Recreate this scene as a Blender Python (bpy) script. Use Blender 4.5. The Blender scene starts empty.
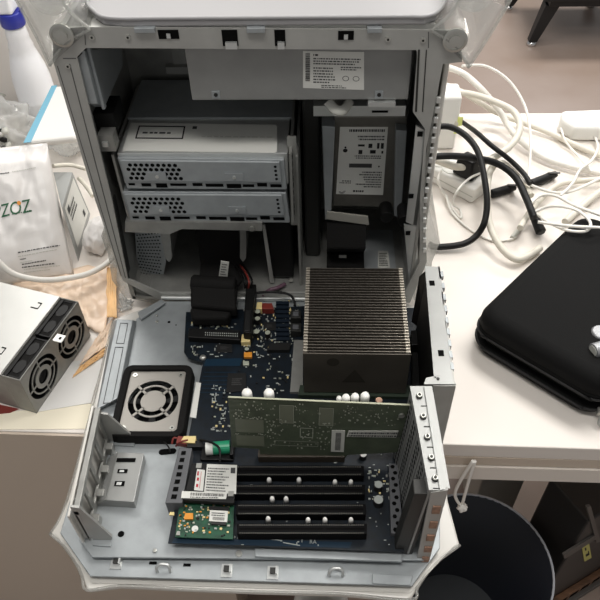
import bpy, bmesh, math, random
from mathutils import Vector, Matrix, noise
random.seed(7)
PI = math.pi
scene = bpy.context.scene
COL = scene.collection

# ------------------------------------------------------------------ camera model
F = 697.0
def nrm(v): return v / v.length
_dy = nrm(Vector((33, -739, 697)))
_dn = Vector((35, 658, 697)); _dn = nrm(_dn - _dy * _dn.dot(_dy))
_dz = -_dn
_dx = _dy.cross(_dz)
_R = Matrix((_dx, _dy, _dz)).transposed()
_R = _R @ Matrix.Rotation(math.radians(0.8), 3, 'Y')
_O = Vector(((276 - 300) / F, (299 - 300) / F, 1.0))
CAMPOS = -(_R.transposed() @ _O)
def P(px, py, axis, val):
    """point of the scene seen at photo pixel px,py on the plane axis=val"""
    d = _R.transposed() @ Vector(((px - 300) / F, (py - 300) / F, 1.0))
    t = (val - CAMPOS[axis]) / d[axis]
    return CAMPOS + d * t
def PZ(px, py, z): return P(px, py, 2, z)
def PY(px, py, y): return P(px, py, 1, y)

cam_d = bpy.data.cameras.new('camera'); cam = bpy.data.objects.new('camera', cam_d); COL.objects.link(cam)
cam_d.sensor_width = 36; cam_d.lens = F / 600 * 36; cam_d.clip_start = 0.02
M3 = Matrix((_R[0], -_R[1], -_R[2])).transposed()
cam.matrix_world = Matrix.Translation(CAMPOS) @ M3.to_4x4()
scene.camera = cam

# ------------------------------------------------------------------ materials
def lin(c):
    c /= 255.0
    return c / 12.92 if c <= 0.04045 else ((c + 0.055) / 1.055) ** 2.4
def rgb(r, g, b): return (lin(r), lin(g), lin(b), 1)
def mat(name, col, rough=0.5, metal=0.0, var=0.0, vscale=40, bump=0.0, bscale=200, spec=0.5, stretch=None):
    m = bpy.data.materials.new(name); m.use_nodes = True
    nt = m.node_tree; b = nt.nodes['Principled BSDF']
    b.inputs['Base Color'].default_value = rgb(*col)
    b.inputs['Roughness'].default_value = rough; b.inputs['Metallic'].default_value = metal
    b.inputs['Specular IOR Level'].default_value = spec
    tc = nt.nodes.new('ShaderNodeTexCoord'); vec = tc.outputs['Object']
    if stretch:
        mp = nt.nodes.new('ShaderNodeMapping'); mp.inputs['Scale'].default_value = stretch
        nt.links.new(vec, mp.inputs['Vector']); vec = mp.outputs['Vector']
    if var:
        n = nt.nodes.new('ShaderNodeTexNoise'); n.inputs['Scale'].default_value = vscale; n.inputs['Detail'].default_value = 5
        nt.links.new(vec, n.inputs['Vector'])
        r = nt.nodes.new('ShaderNodeValToRGB')
        lo = [max(0, c * (1 - var)) for c in col]; hi = [min(255, c * (1 + var)) for c in col]
        r.color_ramp.elements[0].color = rgb(*lo); r.color_ramp.elements[1].color = rgb(*hi)
        r.color_ramp.elements[0].position = 0.3; r.color_ramp.elements[1].position = 0.7
        nt.links.new(n.outputs['Fac'], r.inputs['Fac']); nt.links.new(r.outputs['Color'], b.inputs['Base Color'])
    if bump:
        n2 = nt.nodes.new('ShaderNodeTexNoise'); n2.inputs['Scale'].default_value = bscale; n2.inputs['Detail'].default_value = 3
        nt.links.new(vec, n2.inputs['Vector'])
        bp = nt.nodes.new('ShaderNodeBump'); bp.inputs['Strength'].default_value = bump; bp.inputs['Distance'].default_value = 0.002
        nt.links.new(n2.outputs['Fac'], bp.inputs['Height']); nt.links.new(bp.outputs['Normal'], b.inputs['Normal'])
    return m
def clear_mat(name, tint=(245, 246, 246), haze=0.12, hazecol=(225, 228, 228), rough=0.06, ior=1.5):
    m = bpy.data.materials.new(name); m.use_nodes = True
    nt = m.node_tree; nt.nodes.remove(nt.nodes['Principled BSDF'])
    out = nt.nodes['Material Output']
    tr = nt.nodes.new('ShaderNodeBsdfTransparent'); tr.inputs['Color'].default_value = rgb(*tint)
    df = nt.nodes.new('ShaderNodeBsdfDiffuse'); df.inputs['Color'].default_value = rgb(*hazecol)
    gl = nt.nodes.new('ShaderNodeBsdfGlossy'); gl.inputs['Roughness'].default_value = rough
    lw = nt.nodes.new('ShaderNodeLayerWeight'); lw.inputs['Blend'].default_value = 0.5
    pw = nt.nodes.new('ShaderNodeMath'); pw.operation = 'POWER'; pw.inputs[1].default_value = 3.0
    fr = nt.nodes.new('ShaderNodeMath'); fr.operation = 'MULTIPLY_ADD'; fr.inputs[1].default_value = 0.6; fr.inputs[2].default_value = 0.04
    nt.links.new(lw.outputs['Facing'], pw.inputs[0]); nt.links.new(pw.outputs[0], fr.inputs[0])
    tl = nt.nodes.new('ShaderNodeBsdfTranslucent'); tl.inputs['Color'].default_value = rgb(*hazecol)
    m0 = nt.nodes.new('ShaderNodeMixShader'); nt.links.new(df.outputs[0], m0.inputs[1]); nt.links.new(tl.outputs[0], m0.inputs[2])
    m1 = nt.nodes.new('ShaderNodeMixShader'); m1.inputs['Fac'].default_value = haze
    nt.links.new(tr.outputs[0], m1.inputs[1]); nt.links.new(m0.outputs[0], m1.inputs[2])
    m2 = nt.nodes.new('ShaderNodeMixShader')
    nt.links.new(fr.outputs[0], m2.inputs[0]); nt.links.new(m1.outputs[0], m2.inputs[1]); nt.links.new(gl.outputs[0], m2.inputs[2])
    nt.links.new(m2.outputs[0], out.inputs['Surface'])
    return m

GALV = mat('galvanized steel', (158, 163, 165), 0.45, 0.4, 0.03, 60, 0.05, 300)
GALVD = mat('chassis steel', (146, 146, 142), 0.45, 0.5, 0.06, 50, 0.04, 300)
PSUM = mat('power supply steel', (146, 147, 145), 0.42, 0.45, 0.03, 30)
STEEL = mat('bright steel', (205, 207, 205), 0.3, 0.7)
SCREW = mat('screw steel', (190, 190, 184), 0.3, 0.8)
FRAME = mat('frame steel', (166, 166, 162), 0.45, 0.35, 0.04, 30)
DARKM = mat('dark metal', (44, 44, 42), 0.5, 0.4)
BLACK = mat('black plastic', (12, 12, 12), 0.5, spec=0.3)
BLACKR = mat('black rubber', (15, 14, 13), 0.8, bump=0.3, bscale=500, spec=0.25)
VOID = mat('dark opening', (8, 8, 8), 0.9, spec=0.1)
SLOT = mat('slot black', (10, 10, 11), 0.75, spec=0.12)
PCB = mat('blue circuit board', (11, 20, 28), 0.45, 0, 0.3, 90, spec=0.3)
PCBT = mat('blue copper trace', (14, 40, 58), 0.4, spec=0.3)
GPCB = mat('green circuit board', (72, 80, 64), 0.45, 0, 0.10, 60)
GPCB2 = mat('bright green circuit board', (18, 68, 46), 0.4, 0, 0.2, 120)
GPCBC = mat('board chip shade', (104, 108, 92), 0.45)
CHIP = mat('chip black', (26, 26, 26), 0.5, spec=0.3)
PIN = mat('contact grey', (92, 90, 84), 0.5)
SILK = mat('silkscreen white', (165, 170, 165), 0.6)
SOLDER = mat('solder grey', (170, 174, 158), 0.45, 0.2)
WHITEP = mat('white plastic', (232, 231, 226), 0.4)
CREAMP = mat('cream cable sheath', (216, 211, 198), 0.5)
WCABLE = mat('white cable sheath', (234, 231, 224), 0.45)
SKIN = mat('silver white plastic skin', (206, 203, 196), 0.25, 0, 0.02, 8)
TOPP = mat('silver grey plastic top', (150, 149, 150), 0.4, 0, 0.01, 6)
CLEAR = clear_mat('clear polycarbonate', tint=(252, 252, 251), haze=0.13, hazecol=(246, 247, 247))
CLEARF = clear_mat('frosted polycarbonate', haze=0.32, hazecol=(215, 214, 208), rough=0.2)
FOILBAG = clear_mat('clear crinkled film', haze=0.5, hazecol=(240, 240, 238), rough=0.1)
LABEL = mat('paper label', (214, 214, 208), 0.6)
LABELG = mat('grey paper label', (190, 190, 182), 0.6)
INK = mat('label ink', (62, 62, 62), 0.7)
INKB = mat('label black ink', (18, 18, 18), 0.7)
INKG = mat('green ink', (38, 92, 62), 0.7)
INKO = mat('orange ink', (228, 150, 70), 0.7)
INKR = mat('red ink', (178, 40, 52), 0.7)
COPPER = mat('copper gasket', (142, 110, 90), 0.5, 0.2, 0.15, 200)
ORANGE = mat('tantalum orange', (214, 140, 40), 0.5)
REDP = mat('red plastic', (116, 40, 32), 0.5)
YELLOWP = mat('pale yellow plastic', (220, 200, 140), 0.5)
GREENB = mat('green battery wrap', (34, 132, 96), 0.35)
FIN = mat('heat sink fin', (112, 106, 98), 0.4, 0.75, 0.1, 300)
FINEND = mat('heat sink fin end', (190, 182, 168), 0.4, 0.5)
FINFACE = mat('heat sink face plate', (92, 86, 78), 0.5, 0.5, 0.12, 14)
FINMARK = mat('heat sink stain', (60, 55, 48), 0.6, 0.3)
SPK = mat('fan plate warm grey', (164, 160, 153), 0.45, 0.3)
GREYP = mat('grey plastic', (86, 87, 90), 0.5)
DESKM = mat('white laminate', (224, 217, 209), 0.4, 0, 0.006, 4)
DESKE = mat('desk edge band', (222, 214, 204), 0.45)
PED = mat('greige cabinet front', (196, 182, 166), 0.5)
PAPER = mat('white paper', (228, 226, 222), 0.7)
CREAM = mat('cream paper', (240, 232, 210), 0.7)
PEACH = mat('peach film', (236, 212, 188), 0.35, 0, 0.06, 7, 0.3, 35)
ORANGEP = mat('orange envelope', (232, 184, 128), 0.5, 0, 0.12, 20)
BAGW = mat('white polythene', (222, 219, 216), 0.35, 0, 0.02, 12, 0.25, 40)
BLUECAP = mat('blue collar plastic', (38, 48, 150), 0.35)
BOTTLE = mat('bottle polythene', (238, 239, 242), 0.35)
BLUEST = mat('light blue stripe', (112, 172, 196), 0.5)
BROWN = mat('brown scraps', (116, 84, 62), 0.6, 0, 0.4, 60)
ANTIS = mat('grey carton', (150, 152, 150), 0.5)
EVA = mat('black zip case fabric', (13, 13, 13), 0.85, 0, 0.1, 300, 0.25, 900, spec=0.2)
ZIP = mat('zip tape black', (14, 14, 14), 0.6)
SILVER = mat('brushed silver', (160, 161, 163), 0.45, 0.6)
BIN = mat('navy bin plastic', (22, 27, 38), 0.5)
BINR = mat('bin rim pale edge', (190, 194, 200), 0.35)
PCB_YEL = mat('yellow sticker', (196, 190, 110), 0.6)
PCBOX = mat('black computer casing', (44, 42, 40), 0.45)
PCBOXL = mat('dark grey bezel', (86, 82, 78), 0.45)
WOODB = mat('brown wood', (104, 74, 52), 0.6, 0, 0.25, 30, stretch=(1, 6, 1))
FANCOV = mat('fan unit cover', (198, 198, 194), 0.35, 0.4, 0.02, 20)
FANGREY = mat('fan unit grey steel', (146, 145, 140), 0.45, 0.5, 0.04, 60)
WALL = mat('partition grey', (226, 222, 217), 0.8)
STOOL = mat('black powder coated steel', (16, 16, 18), 0.5)
CHROME = mat('chrome', (215, 215, 215), 0.15, 1.0)
VIOLET = mat('cable mauve', (96, 70, 84), 0.5)

def floor_mat():
    m = mat('brown grey floor', (150, 130, 122), 0.3)
    nt = m.node_tree; b = nt.nodes['Principled BSDF']
    tc = nt.nodes.new('ShaderNodeTexCoord')
    n = nt.nodes.new('ShaderNodeTexNoise'); n.inputs['Scale'].default_value = 1.6; n.inputs['Detail'].default_value = 6
    r = nt.nodes.new('ShaderNodeValToRGB')
    r.color_ramp.elements[0].position = 0.35; r.color_ramp.elements[0].color = rgb(152, 134, 122)
    r.color_ramp.elements[1].position = 0.68; r.color_ramp.elements[1].color = rgb(176, 162, 155)
    nt.links.new(tc.outputs['Object'], n.inputs['Vector']); nt.links.new(n.outputs['Fac'], r.inputs['Fac'])
    nt.links.new(r.outputs['Color'], b.inputs['Base Color'])
    return m
FLOORM = floor_mat()

# ------------------------------------------------------------------ mesh builder
class MB:
    def __init__(s): s.bm = bmesh.new(); s.mats = []
    def mi(s, m):
        if m is None: return 0
        if m not in s.mats: s.mats.append(m)
        return s.mats.index(m)
    def face(s, vs, m=None):
        f = s.bm.faces.new([s.bm.verts.new(v) for v in vs]); f.material_index = s.mi(m); return f
    def prism(s, pts, vec, m=None):
        """polygon (3-D points) swept along vec"""
        vec = Vector(vec); i = s.mi(m); n = len(pts)
        a = [s.bm.verts.new(Vector(p)) for p in pts]; b = [s.bm.verts.new(Vector(p) + vec) for p in pts]
        fs = [s.bm.faces.new(a), s.bm.faces.new(list(reversed(b)))]
        for k in range(n):
            fs.append(s.bm.faces.new([a[k], b[k], b[(k + 1) % n], a[(k + 1) % n]]))
        for f in fs: f.material_index = i
        bmesh.ops.recalc_face_normals(s.bm, faces=fs)
        return s
    def hexa(s, bot, top, m=None):
        i = s.mi(m)
        a = [s.bm.verts.new(Vector(p)) for p in bot]; b = [s.bm.verts.new(Vector(p)) for p in top]; n = len(a)
        fs = [s.bm.faces.new(a), s.bm.faces.new(list(reversed(b)))]
        for k in range(n): fs.append(s.bm.faces.new([a[k], b[k], b[(k + 1) % n], a[(k + 1) % n]]))
        for f in fs: f.material_index = i
        bmesh.ops.recalc_face_normals(s.bm, faces=fs)
        return s
    def box(s, x0, x1, y0, y1, z0, z1, m=None, mtx=None):
        c = [Vector(p) for p in ((x0, y0, z0), (x1, y0, z0), (x1, y1, z0), (x0, y1, z0))]
        t = [p + Vector((0, 0, z1 - z0)) for p in c]
        if mtx: c = [mtx @ p for p in c]; t = [mtx @ p for p in t]
        return s.hexa(c, t, m)
    def cyl(s, p0, p1, r, m=None, r2=None, seg=20):
        p0 = Vector(p0); p1 = Vector(p1); d = nrm(p1 - p0); r2 = r if r2 is None else r2
        u = nrm(d.orthogonal()); v = d.cross(u)
        A = [p0 + (u * math.cos(2 * PI * k / seg) + v * math.sin(2 * PI * k / seg)) * r for k in range(seg)]
        B = [p1 + (u * math.cos(2 * PI * k / seg) + v * math.sin(2 * PI * k / seg)) * r2 for k in range(seg)]
        return s.hexa(A, B, m)
    def ring(s, c, d, r0, r1, h, m=None, seg=40):
        """flat annulus of height h along d"""
        c = Vector(c); d = nrm(Vector(d)); u = nrm(d.orthogonal()); v = d.cross(u); i = s.mi(m)
        L = []
        for k in range(seg):
            e = u * math.cos(2 * PI * k / seg) + v * math.sin(2 * PI * k / seg)
            L.append([s.bm.verts.new(c + e * r0), s.bm.verts.new(c + e * r1), s.bm.verts.new(c + e * r1 + d * h), s.bm.verts.new(c + e * r0 + d * h)])
        fs = []
        for k in range(seg):
            a, b = L[k], L[(k + 1) % seg]
            for q in range(4): fs.append(s.bm.faces.new([a[q], a[(q + 1) % 4], b[(q + 1) % 4], b[q]]))
        for f in fs: f.material_index = i
        bmesh.ops.recalc_face_normals(s.bm, faces=fs)
        return s
    def tube(s, pts, r, m=None, seg=10, smooth=True, sub=8, flat=1.0):
        pts = [Vector(p) for p in pts]
        if smooth and len(pts) > 2:
            q = []
            for k in range(len(pts) - 1):
                a = pts[max(k - 1, 0)]; b = pts[k]; c = pts[k + 1]; d = pts[min(k + 2, len(pts) - 1)]
                for j in range(sub):
                    t = j / sub
                    q.append(0.5 * ((2 * b) + (c - a) * t + (2 * a - 5 * b + 4 * c - d) * t * t + (3 * b - a - 3 * c + d) * t ** 3))
            q.append(pts[-1]); pts = q
        i = s.mi(m); rings = []; up = None
        for k, p in enumerate(pts):
            d = pts[min(k + 1, len(pts) - 1)] - pts[max(k - 1, 0)]
            d = nrm(d) if d.length > 1e-9 else Vector((1, 0, 0))
            if up is None: up = nrm(d.orthogonal())
            up = up - d * up.dot(d); up = nrm(up) if up.length > 1e-6 else nrm(d.orthogonal())
            w = d.cross(up)
            rings.append([s.bm.verts.new(p + (up * math.cos(2 * PI * j / seg) + w * math.sin(2 * PI * j / seg) * flat) * r) for j in range(seg)])
        for a, b in zip(rings, rings[1:]):
            for j in range(seg):
                f = s.bm.faces.new([a[j], a[(j + 1) % seg], b[(j + 1) % seg], b[j]]); f.material_index = i; f.smooth = True
        f = s.bm.faces.new(list(reversed(rings[0]))); f.material_index = i
        f = s.bm.faces.new(rings[-1]); f.material_index = i
        return s
    def lathe(s, base, prof, m=None, seg=32, ax=Vector((0, 0, 1)), sm=True):
        base = Vector(base); u = nrm(ax.orthogonal()); v = ax.cross(u); i = s.mi(m); rings = []
        for r, h in prof:
            rings.append([s.bm.verts.new(base + ax * h + (u * math.cos(2 * PI * j / seg) + v * math.sin(2 * PI * j / seg)) * max(r, 1e-5)) for j in range(seg)])
        for a, b in zip(rings, rings[1:]):
            for j in range(seg):
                f = s.bm.faces.new([a[j], a[(j + 1) % seg], b[(j + 1) % seg], b[j]]); f.material_index = i; f.smooth = sm
        s.bm.faces.new(list(reversed(rings[0]))).material_index = i
        s.bm.faces.new(rings[-1]).material_index = i
        return s
    def blob(s, c, rad, amp, freq, m=None, seed=0, sub=4, zmin=None, mtx=None):
        b2 = bmesh.new(); bmesh.ops.create_icosphere(b2, subdivisions=sub, radius=1)
        i = s.mi(m); mp = {}
        for v in b2.verts:
            n = nrm(v.co); k = 1 + amp * noise.fractal(n * freq + Vector((seed, seed * 2.1, 0)), 0.9, 2.0, 4)
            p = Vector((n.x * rad[0], n.y * rad[1], n.z * rad[2])) * k
            if mtx: p = mtx @ p
            p = p + Vector(c)
            if zmin is not None and p.z < zmin: p.z = zmin + 0.0002 * random.random()
            mp[v.index] = s.bm.verts.new(p)
        for f in b2.faces:
            g = s.bm.faces.new([mp[v.index] for v in f.verts]); g.material_index = i; g.smooth = True
        b2.free(); return s
    def build(s, name, m, parent=None, bevel=0.0, bseg=2, smooth=False):
        root = parent
        while root is not None and root.parent is not None: root = root.parent
        off = root.location if root is not None else Vector((0, 0, 0))
        for v in s.bm.verts: v.co -= off
        me = bpy.data.meshes.new(name); s.bm.to_mesh(me); s.bm.free()
        mats = [q for q in s.mats]
        if not mats: mats = [m]
        for q in mats: me.materials.append(q if q is not None else m)
        if smooth:
            for p in me.polygons: p.use_smooth = True
        o = bpy.data.objects.new(name, me); COL.objects.link(o)
        if parent is not None: o.parent = parent
        if bevel:
            bv = o.modifiers.new('bevel', 'BEVEL'); bv.width = bevel; bv.segments = bseg; bv.limit_method = 'ANGLE'; bv.angle_limit = math.radians(40)
        return o

def tag(o, label=None, cat=None, group=None, kind=None):
    if label: o['label'] = label
    if cat: o['category'] = cat
    if group: o['group'] = group
    if kind: o['kind'] = kind
    return o
def thing(name, label, cat, loc, group=None):
    o = bpy.data.objects.new(name, None); COL.objects.link(o); o.empty_display_size = 0.02
    o.location = loc
    return tag(o, label, cat, group)
def recenter(o):
    """origin of a single-mesh thing to the middle of its base"""
    vs = [v.co for v in o.data.vertices]
    c = Vector(((min(v.x for v in vs) + max(v.x for v in vs)) / 2, (min(v.y for v in vs) + max(v.y for v in vs)) / 2, min(v.z for v in vs)))
    for v in o.data.vertices: v.co -= c
    o.location = c
    return o
def text_verts(body, size=1.0):
    cu = bpy.data.curves.new('text', 'FONT'); cu.body = body; cu.size = size; cu.align_x = 'CENTER'; cu.align_y = 'CENTER'; cu.resolution_u = 3
    o = bpy.data.objects.new('text', cu); COL.objects.link(o)
    dg = bpy.context.evaluated_depsgraph_get(); dg.update()
    me = bpy.data.meshes.new_from_object(o.evaluated_get(dg))
    vs = [v.co.copy() for v in me.vertices]; fs = [list(p.vertices) for p in me.polygons]
    bpy.data.objects.remove(o); bpy.data.curves.remove(cu); bpy.data.meshes.remove(me)
    return vs, fs
def add_text(mb, body, fn, m, size=1.0):
    """fn maps flat text (x, y) to the surface"""
    vs, fs = text_verts(body, size); i = mb.mi(m)
    nv = [mb.bm.verts.new(fn(v.x, v.y)) for v in vs]
    for f in fs:
        try: mb.bm.faces.new([nv[k] for k in f]).material_index = i
        except ValueError: pass
def quadmap(q, lift=Vector((0, 0, 0))):
    """bilinear map of u,v in 0..1 on a quad: q = bottom-left, bottom-right, top-right, top-left as the writing reads"""
    q = [Vector(p) for p in q]; lift = Vector(lift)
    return lambda u, v: q[0] * (1 - u) * (1 - v) + q[1] * u * (1 - v) + q[2] * u * v + q[3] * (1 - u) * v + lift
def bars(mb, S, rows, m):
    for (u0, u1, v0, v1) in rows: mb.face([S(u0, v0), S(u1, v0), S(u1, v1), S(u0, v1)], m)
def lines(mb, S, u0, u1, v0, v1, n, m, rnd, fill=0.55):
    """rows of tiny illegible print as broken dashes"""
    h = (v1 - v0) / n
    for k in range(n):
        u = u0; ve = v0 + h * k
        end = u0 + (u1 - u0) * rnd.uniform(0.6, 1.0)
        while u < end:
            w = rnd.uniform(0.012, 0.05)
            bars(mb, S, [(u, min(u + w, end), ve, ve + h * fill)], m); u += w + rnd.uniform(0.008, 0.016)

# ================================================================== SETTING
DZ = -0.035      # desk top height
FZ = -0.75       # floor height
fl = MB().box(-4, 5, -2, 7, FZ - 0.05, FZ).build('floor', FLOORM); tag(fl, kind='structure')
fl['label'] = 'brown grey polished floor'

desk = thing('desk', 'white laminate desk carrying the opened computer and the cables', 'desk', (0.1, 0.15, FZ))
def fe(x): return -0.2105 - 0.022 * (x - 0.0) * 0.8
zt = PY(500, 460, -0.219).z; zs0 = PY(500, 468, -0.219).z; zs1 = PY(500, 480, -0.219).z
XL, XR = -1.25, 1.25
MB().prism([(XL, fe(XL), DZ), (XR, fe(XR), DZ), (XR, 0.546, DZ), (XL, 0.546, DZ)], (0, 0, zt - DZ)).build('desk_top', DESKM, desk, 0.0015)
MB().prism([(0.06, -0.216, zs0), (XR, fe(XR) + 0.002, zs0), (XR, fe(XR) + 0.03, zs0), (0.06, -0.186, zs0)], (0, 0, zs1 - zs0)).build('under_rail', DESKE, desk)
MB().prism([(0.06, -0.2135, zs0 + .0015), (XR, fe(XR) + 0.0045, zs0 + .0015), (XR, fe(XR) + 0.03, zs0 + .0015), (0.06, -0.186, zs0 + .0015)], (0, 0, zt - zs0 - .0015)).build('gap_shade_strip', PED, desk)  # darker greige strip stands for the shadow band below the desk top
MB().box(1.15, 1.2, -0.15, 0.5, FZ, zt).build('leg_panel', DESKE, desk)
MB().box(-1.2, -1.15, -0.1, 0.5, FZ, zt).build('leg_panel', DESKE, desk)

# pedestal on the left, its front flush with the desk edge
xr = PY(236, 590, -0.207).x
pd = thing('drawer_pedestal', 'greige cabinet with a plain front under the left end of the white desk', 'cabinet', (xr - 0.3, 0.1, FZ))
MB().box(-1.1, xr, fe(xr) + .004, 0.4, FZ, zt - 0.002).build('body', PED, pd)
MB().prism([(-1.1, fe(-1.1) - 0.004, FZ + 0.05), (xr, fe(xr) - 0.004, FZ + 0.05), (xr, fe(xr) - 0.0006, FZ + 0.05), (-1.1, fe(-1.1) - 0.0006, FZ + 0.05)], (0, 0, DZ - 0.0015 - FZ - 0.05)).build('front_panel', PED, pd)

# partition behind the desk at the left
o = MB().box(-2.2, -0.36, 0.60, 0.64, FZ, 0.55).build('partition_screen', WALL, None, 0.004); recenter(o)
tag(o, 'pale grey partition screen behind the desk, beyond the spray bottle', 'partition')

# ================================================================== COMPUTER
pc = thing('desktop_computer', 'opened silver tower computer with its side door folded down on the white desk', 'computer', (-0.01, 0.0, DZ))
XI0, XI1 = -0.205, 0.188
Yb = 0.205
# inside walls
ch = MB()
ch.box(XI0 - 0.004, XI1 + 0.006, Yb - .001, Yb + 0.004, -0.006, 0.395)
ch.box(XI0 - 0.006, XI0, 0.004, Yb, -.006, 0.395)
ch.box(XI1, XI1 + 0.004, 0.004, Yb, -.006, 0.392)
ch.box(XI0 - 0.004, XI1 + 0.004, 0.004, Yb, -0.006, -0.001)
ch.box(XI0 - 0.004, XI1 + 0.004, 0.004, Yb, 0.388, 0.393)
chas = ch.build('chassis', GALVD, pc)
rr = MB()
for x in (-0.14, -0.10): rr.box(x, x + 0.02, Yb - 0.004, Yb, 0.25, 0.385)
rr.box(-0.15, -0.06, Yb - 0.012, Yb, 0.245, 0.255)
rr.build('rear_rib', FRAME, chas)
# shell halves behind the face (outer plastic body)
sh = MB()
sh.prism([(-0.223, 0.012, 0.365), (-0.223, 0.012, 0.03), (-0.215, 0.012, 0.03), (-0.215, 0.012, 0.365)], (0, 0.19, 0))
sh.prism([(0.196, 0.012, 0.36), (0.196, 0.012, 0.02), (0.202, 0.012, 0.02), (0.202, 0.012, 0.36)], (0, 0.19, 0))
sh.box(-0.21, 0.2, Yb + 0.005, Yb + 0.012, 0.0, 0.40)
sh.box(-0.19, 0.19, 0.02, Yb, -0.02, -0.007)
sh.build('side_shell', SKIN, pc, 0.002)
# face frame
fr = MB()
def px0(l, y=0.0): return [PY(a, b, y) for a, b in l]
def ringprism(outer, inner, y, th, m=None):
    n = len(outer); assert n == len(inner)
    for k in range(n):
        a, b = outer[k], outer[(k + 1) % n]; c, d = inner[(k + 1) % n], inner[k]
        fr.prism([PY(*a, y), PY(*b, y), PY(*c, y), PY(*d, y)], (0, th, 0), m)
outer = [(53, 61), (53, 29), (83, 27), (430, 30), (461, 31), (462, 62), (443, 64), (426, 150), (424, 200), (427, 262), (410, 303), (160, 300), (123, 281), (95, 200)]
inner = [(77, 57), (80, 54), (86, 48), (416, 50), (417, 52), (417, 58), (413, 112), (425, 129), (420, 200), (420, 262), (404, 293), (160, 293), (128, 279), (112, 200)]
ringprism(outer, inner, 0.0, 0.003)
frame = fr.build('face_frame', FRAME, pc)
# dark rubber line + inner return of the frame
n = len(inner)
for ks in ([0, 1, 2, 3], [12]):
    g = MB()
    for k in ks:
        a, b = inner[k], inner[(k + 1) % n]
        A, B = PY(*a, 0.002), PY(*b, 0.002)
        g.prism([A, B, B + Vector((0, 0.012, 0)), A + Vector((0, 0.012, 0))], (0, 0, 0.0022) if k in (1, 2) else (0.002, 0, 0))
    g.build('seal_strip', DARKM, frame)
# long groove line on the left rail, raised lip
SEAM = mat('seam shade', (84, 84, 82), .6)
for a, b, wv in (((69, 64), (125, 278), (.0011, 0, 0)), ((57, 66), (121, 276), (.0008, 0, 0)), ((63, 59), (76, 59), (0, 0, .001)), ((84, 29), (85, 45), (.001, 0, 0)), ((428, 32), (428, 48), (.001, 0, 0))):
    g = MB(); A, B = PY(*a, -0.0004), PY(*b, -0.0004); w = Vector(wv)
    g.prism([A, B, B + w, A + w], (0, 0.0005, 0)); g.build('seam_line', SEAM, frame)
for (x, y) in ((68, 66), (92, 37), (128, 37), (388, 39), (423, 40)):
    c = PY(x, y, 0)
    MB().cyl(c, c + Vector((0, -0.0015, 0)), 0.0028, SCREW).cyl(c + Vector((0, -0.0015, 0)), c + Vector((0, -0.002, 0)), 0.0012, DARKM).build('screw', SCREW, frame)
# latch openings along the top rail
for (x0, x1, y0, y1, lip) in ((159, 178, 30, 39, 0), (223, 237, 30, 46, 1), (275, 285, 30, 46, 1), (338, 354, 31, 40, 0)):
    l = MB(); A = PY(x0, y1, -0.0006); B = PY(x1, y0, -0.0006)
    l.box(A.x, B.x, -0.0008, 0.0, A.z, B.z, VOID)
    if lip: l.box(A.x + 0.003, B.x - 0.001, -0.004, 0.0, A.z - 0.002, A.z + 0.005, STEEL)
    else: l.box((A.x + B.x) / 2 - 0.002, (A.x + B.x) / 2 + 0.002, -0.002, 0.0, A.z + 0.001, A.z + 0.006, STEEL)
    l.build('latch_slot', VOID, frame)
for (x0, x1) in ((135, 155), (247, 265), (367, 382)):
    A, B = PY(x0, 32, -0.001), PY(x1, 28, -0.001)
    MB().box(A.x, B.x, -0.004, 0.003, A.z, B.z + 0.001).build('latch_tab', GALV, frame, 0.0006)
# right hand inner column: pale flanges inside
g = MB()
g.prism([PY(418, 50, -0.0008), PY(420, 50, -0.0008), PY(417, 112, -0.0008), PY(415, 112, -0.0008)], (0, .001, 0), DARKM)
g.prism([PY(426, 50, -0.0008), PY(427, 50, -0.0008), PY(423, 112, -0.0008), PY(422, 112, -0.0008)], (0, .001, 0), DARKM)
g.build('column_groove', DARKM, frame)
g = MB()
g.prism([PY(416, 126, .006), PY(426, 131, .006), PY(413, 225, .006), PY(406, 222, .006)], (0, .003, 0)); g.build('column_flange', STEEL, chas)
g = MB(); g.prism([PY(404, 225, .006), PY(417, 227, .006), PY(419, 283, .006), PY(409, 282, .006)], (0, .003, 0))
col = g.build('column_flange', STEEL, chas)
for (x, y) in ((420, 134), (411, 196), (408, 233)):
    c = PY(x, y, 0.0055); MB().box(c.x - 0.003, c.x + 0.003, c.y - 0.001, c.y + 0.001, c.z - 0.003, c.z + 0.003).build('clip_hole', VOID, chas)
# row of sprung contacts down the right outer edge
for k in range(16):
    t = k / 15; c = PY(439 - 14 * min(1, t * 1.4), 100 + 150 * t, -0.001)
    MB().box(c.x - 0.003, c.x + 0.0015, -0.0025, 0.001, c.z - 0.0035, c.z + 0.0035).build('contact_spring', STEEL, frame, 0.0006)
# small chamfer plate at bottom left & hinge rod
g = MB()
A, B = PY(163, 297, 0.004), PY(300, 299, 0.004)
g.cyl((A.x, -0.003, 0.004), (0.17, -0.003, 0.003), 0.003)
g.build('hinge_rod', STEEL, pc)

# top cover (plastic), seen from above
tp = MB()
edge_ = [PZ(a, b, .410) for a, b in [(86, -6), (88, 5), (94, 12), (103, 18), (120, 22.5), (145, 25), (200, 26.5), (300, 27), (380, 26.5), (410, 25), (426, 20.5), (437, 13), (444, 4), (448, -6)]]
pts = [(p.x, max(p.y, .001)) for p in edge_]
tp.prism([(x, y, .402) for x, y in [(pts[0][0], .2)] + pts + [(pts[-1][0], .2)]], (0, 0, .008))
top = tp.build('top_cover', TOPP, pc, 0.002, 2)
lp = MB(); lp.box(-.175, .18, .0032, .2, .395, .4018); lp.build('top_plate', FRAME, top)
MB().tube([(x, y + .001, .4105) for x, y in pts], .0022, seg=8, sub=4).build('edge_bead', TOPP, top)

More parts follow.
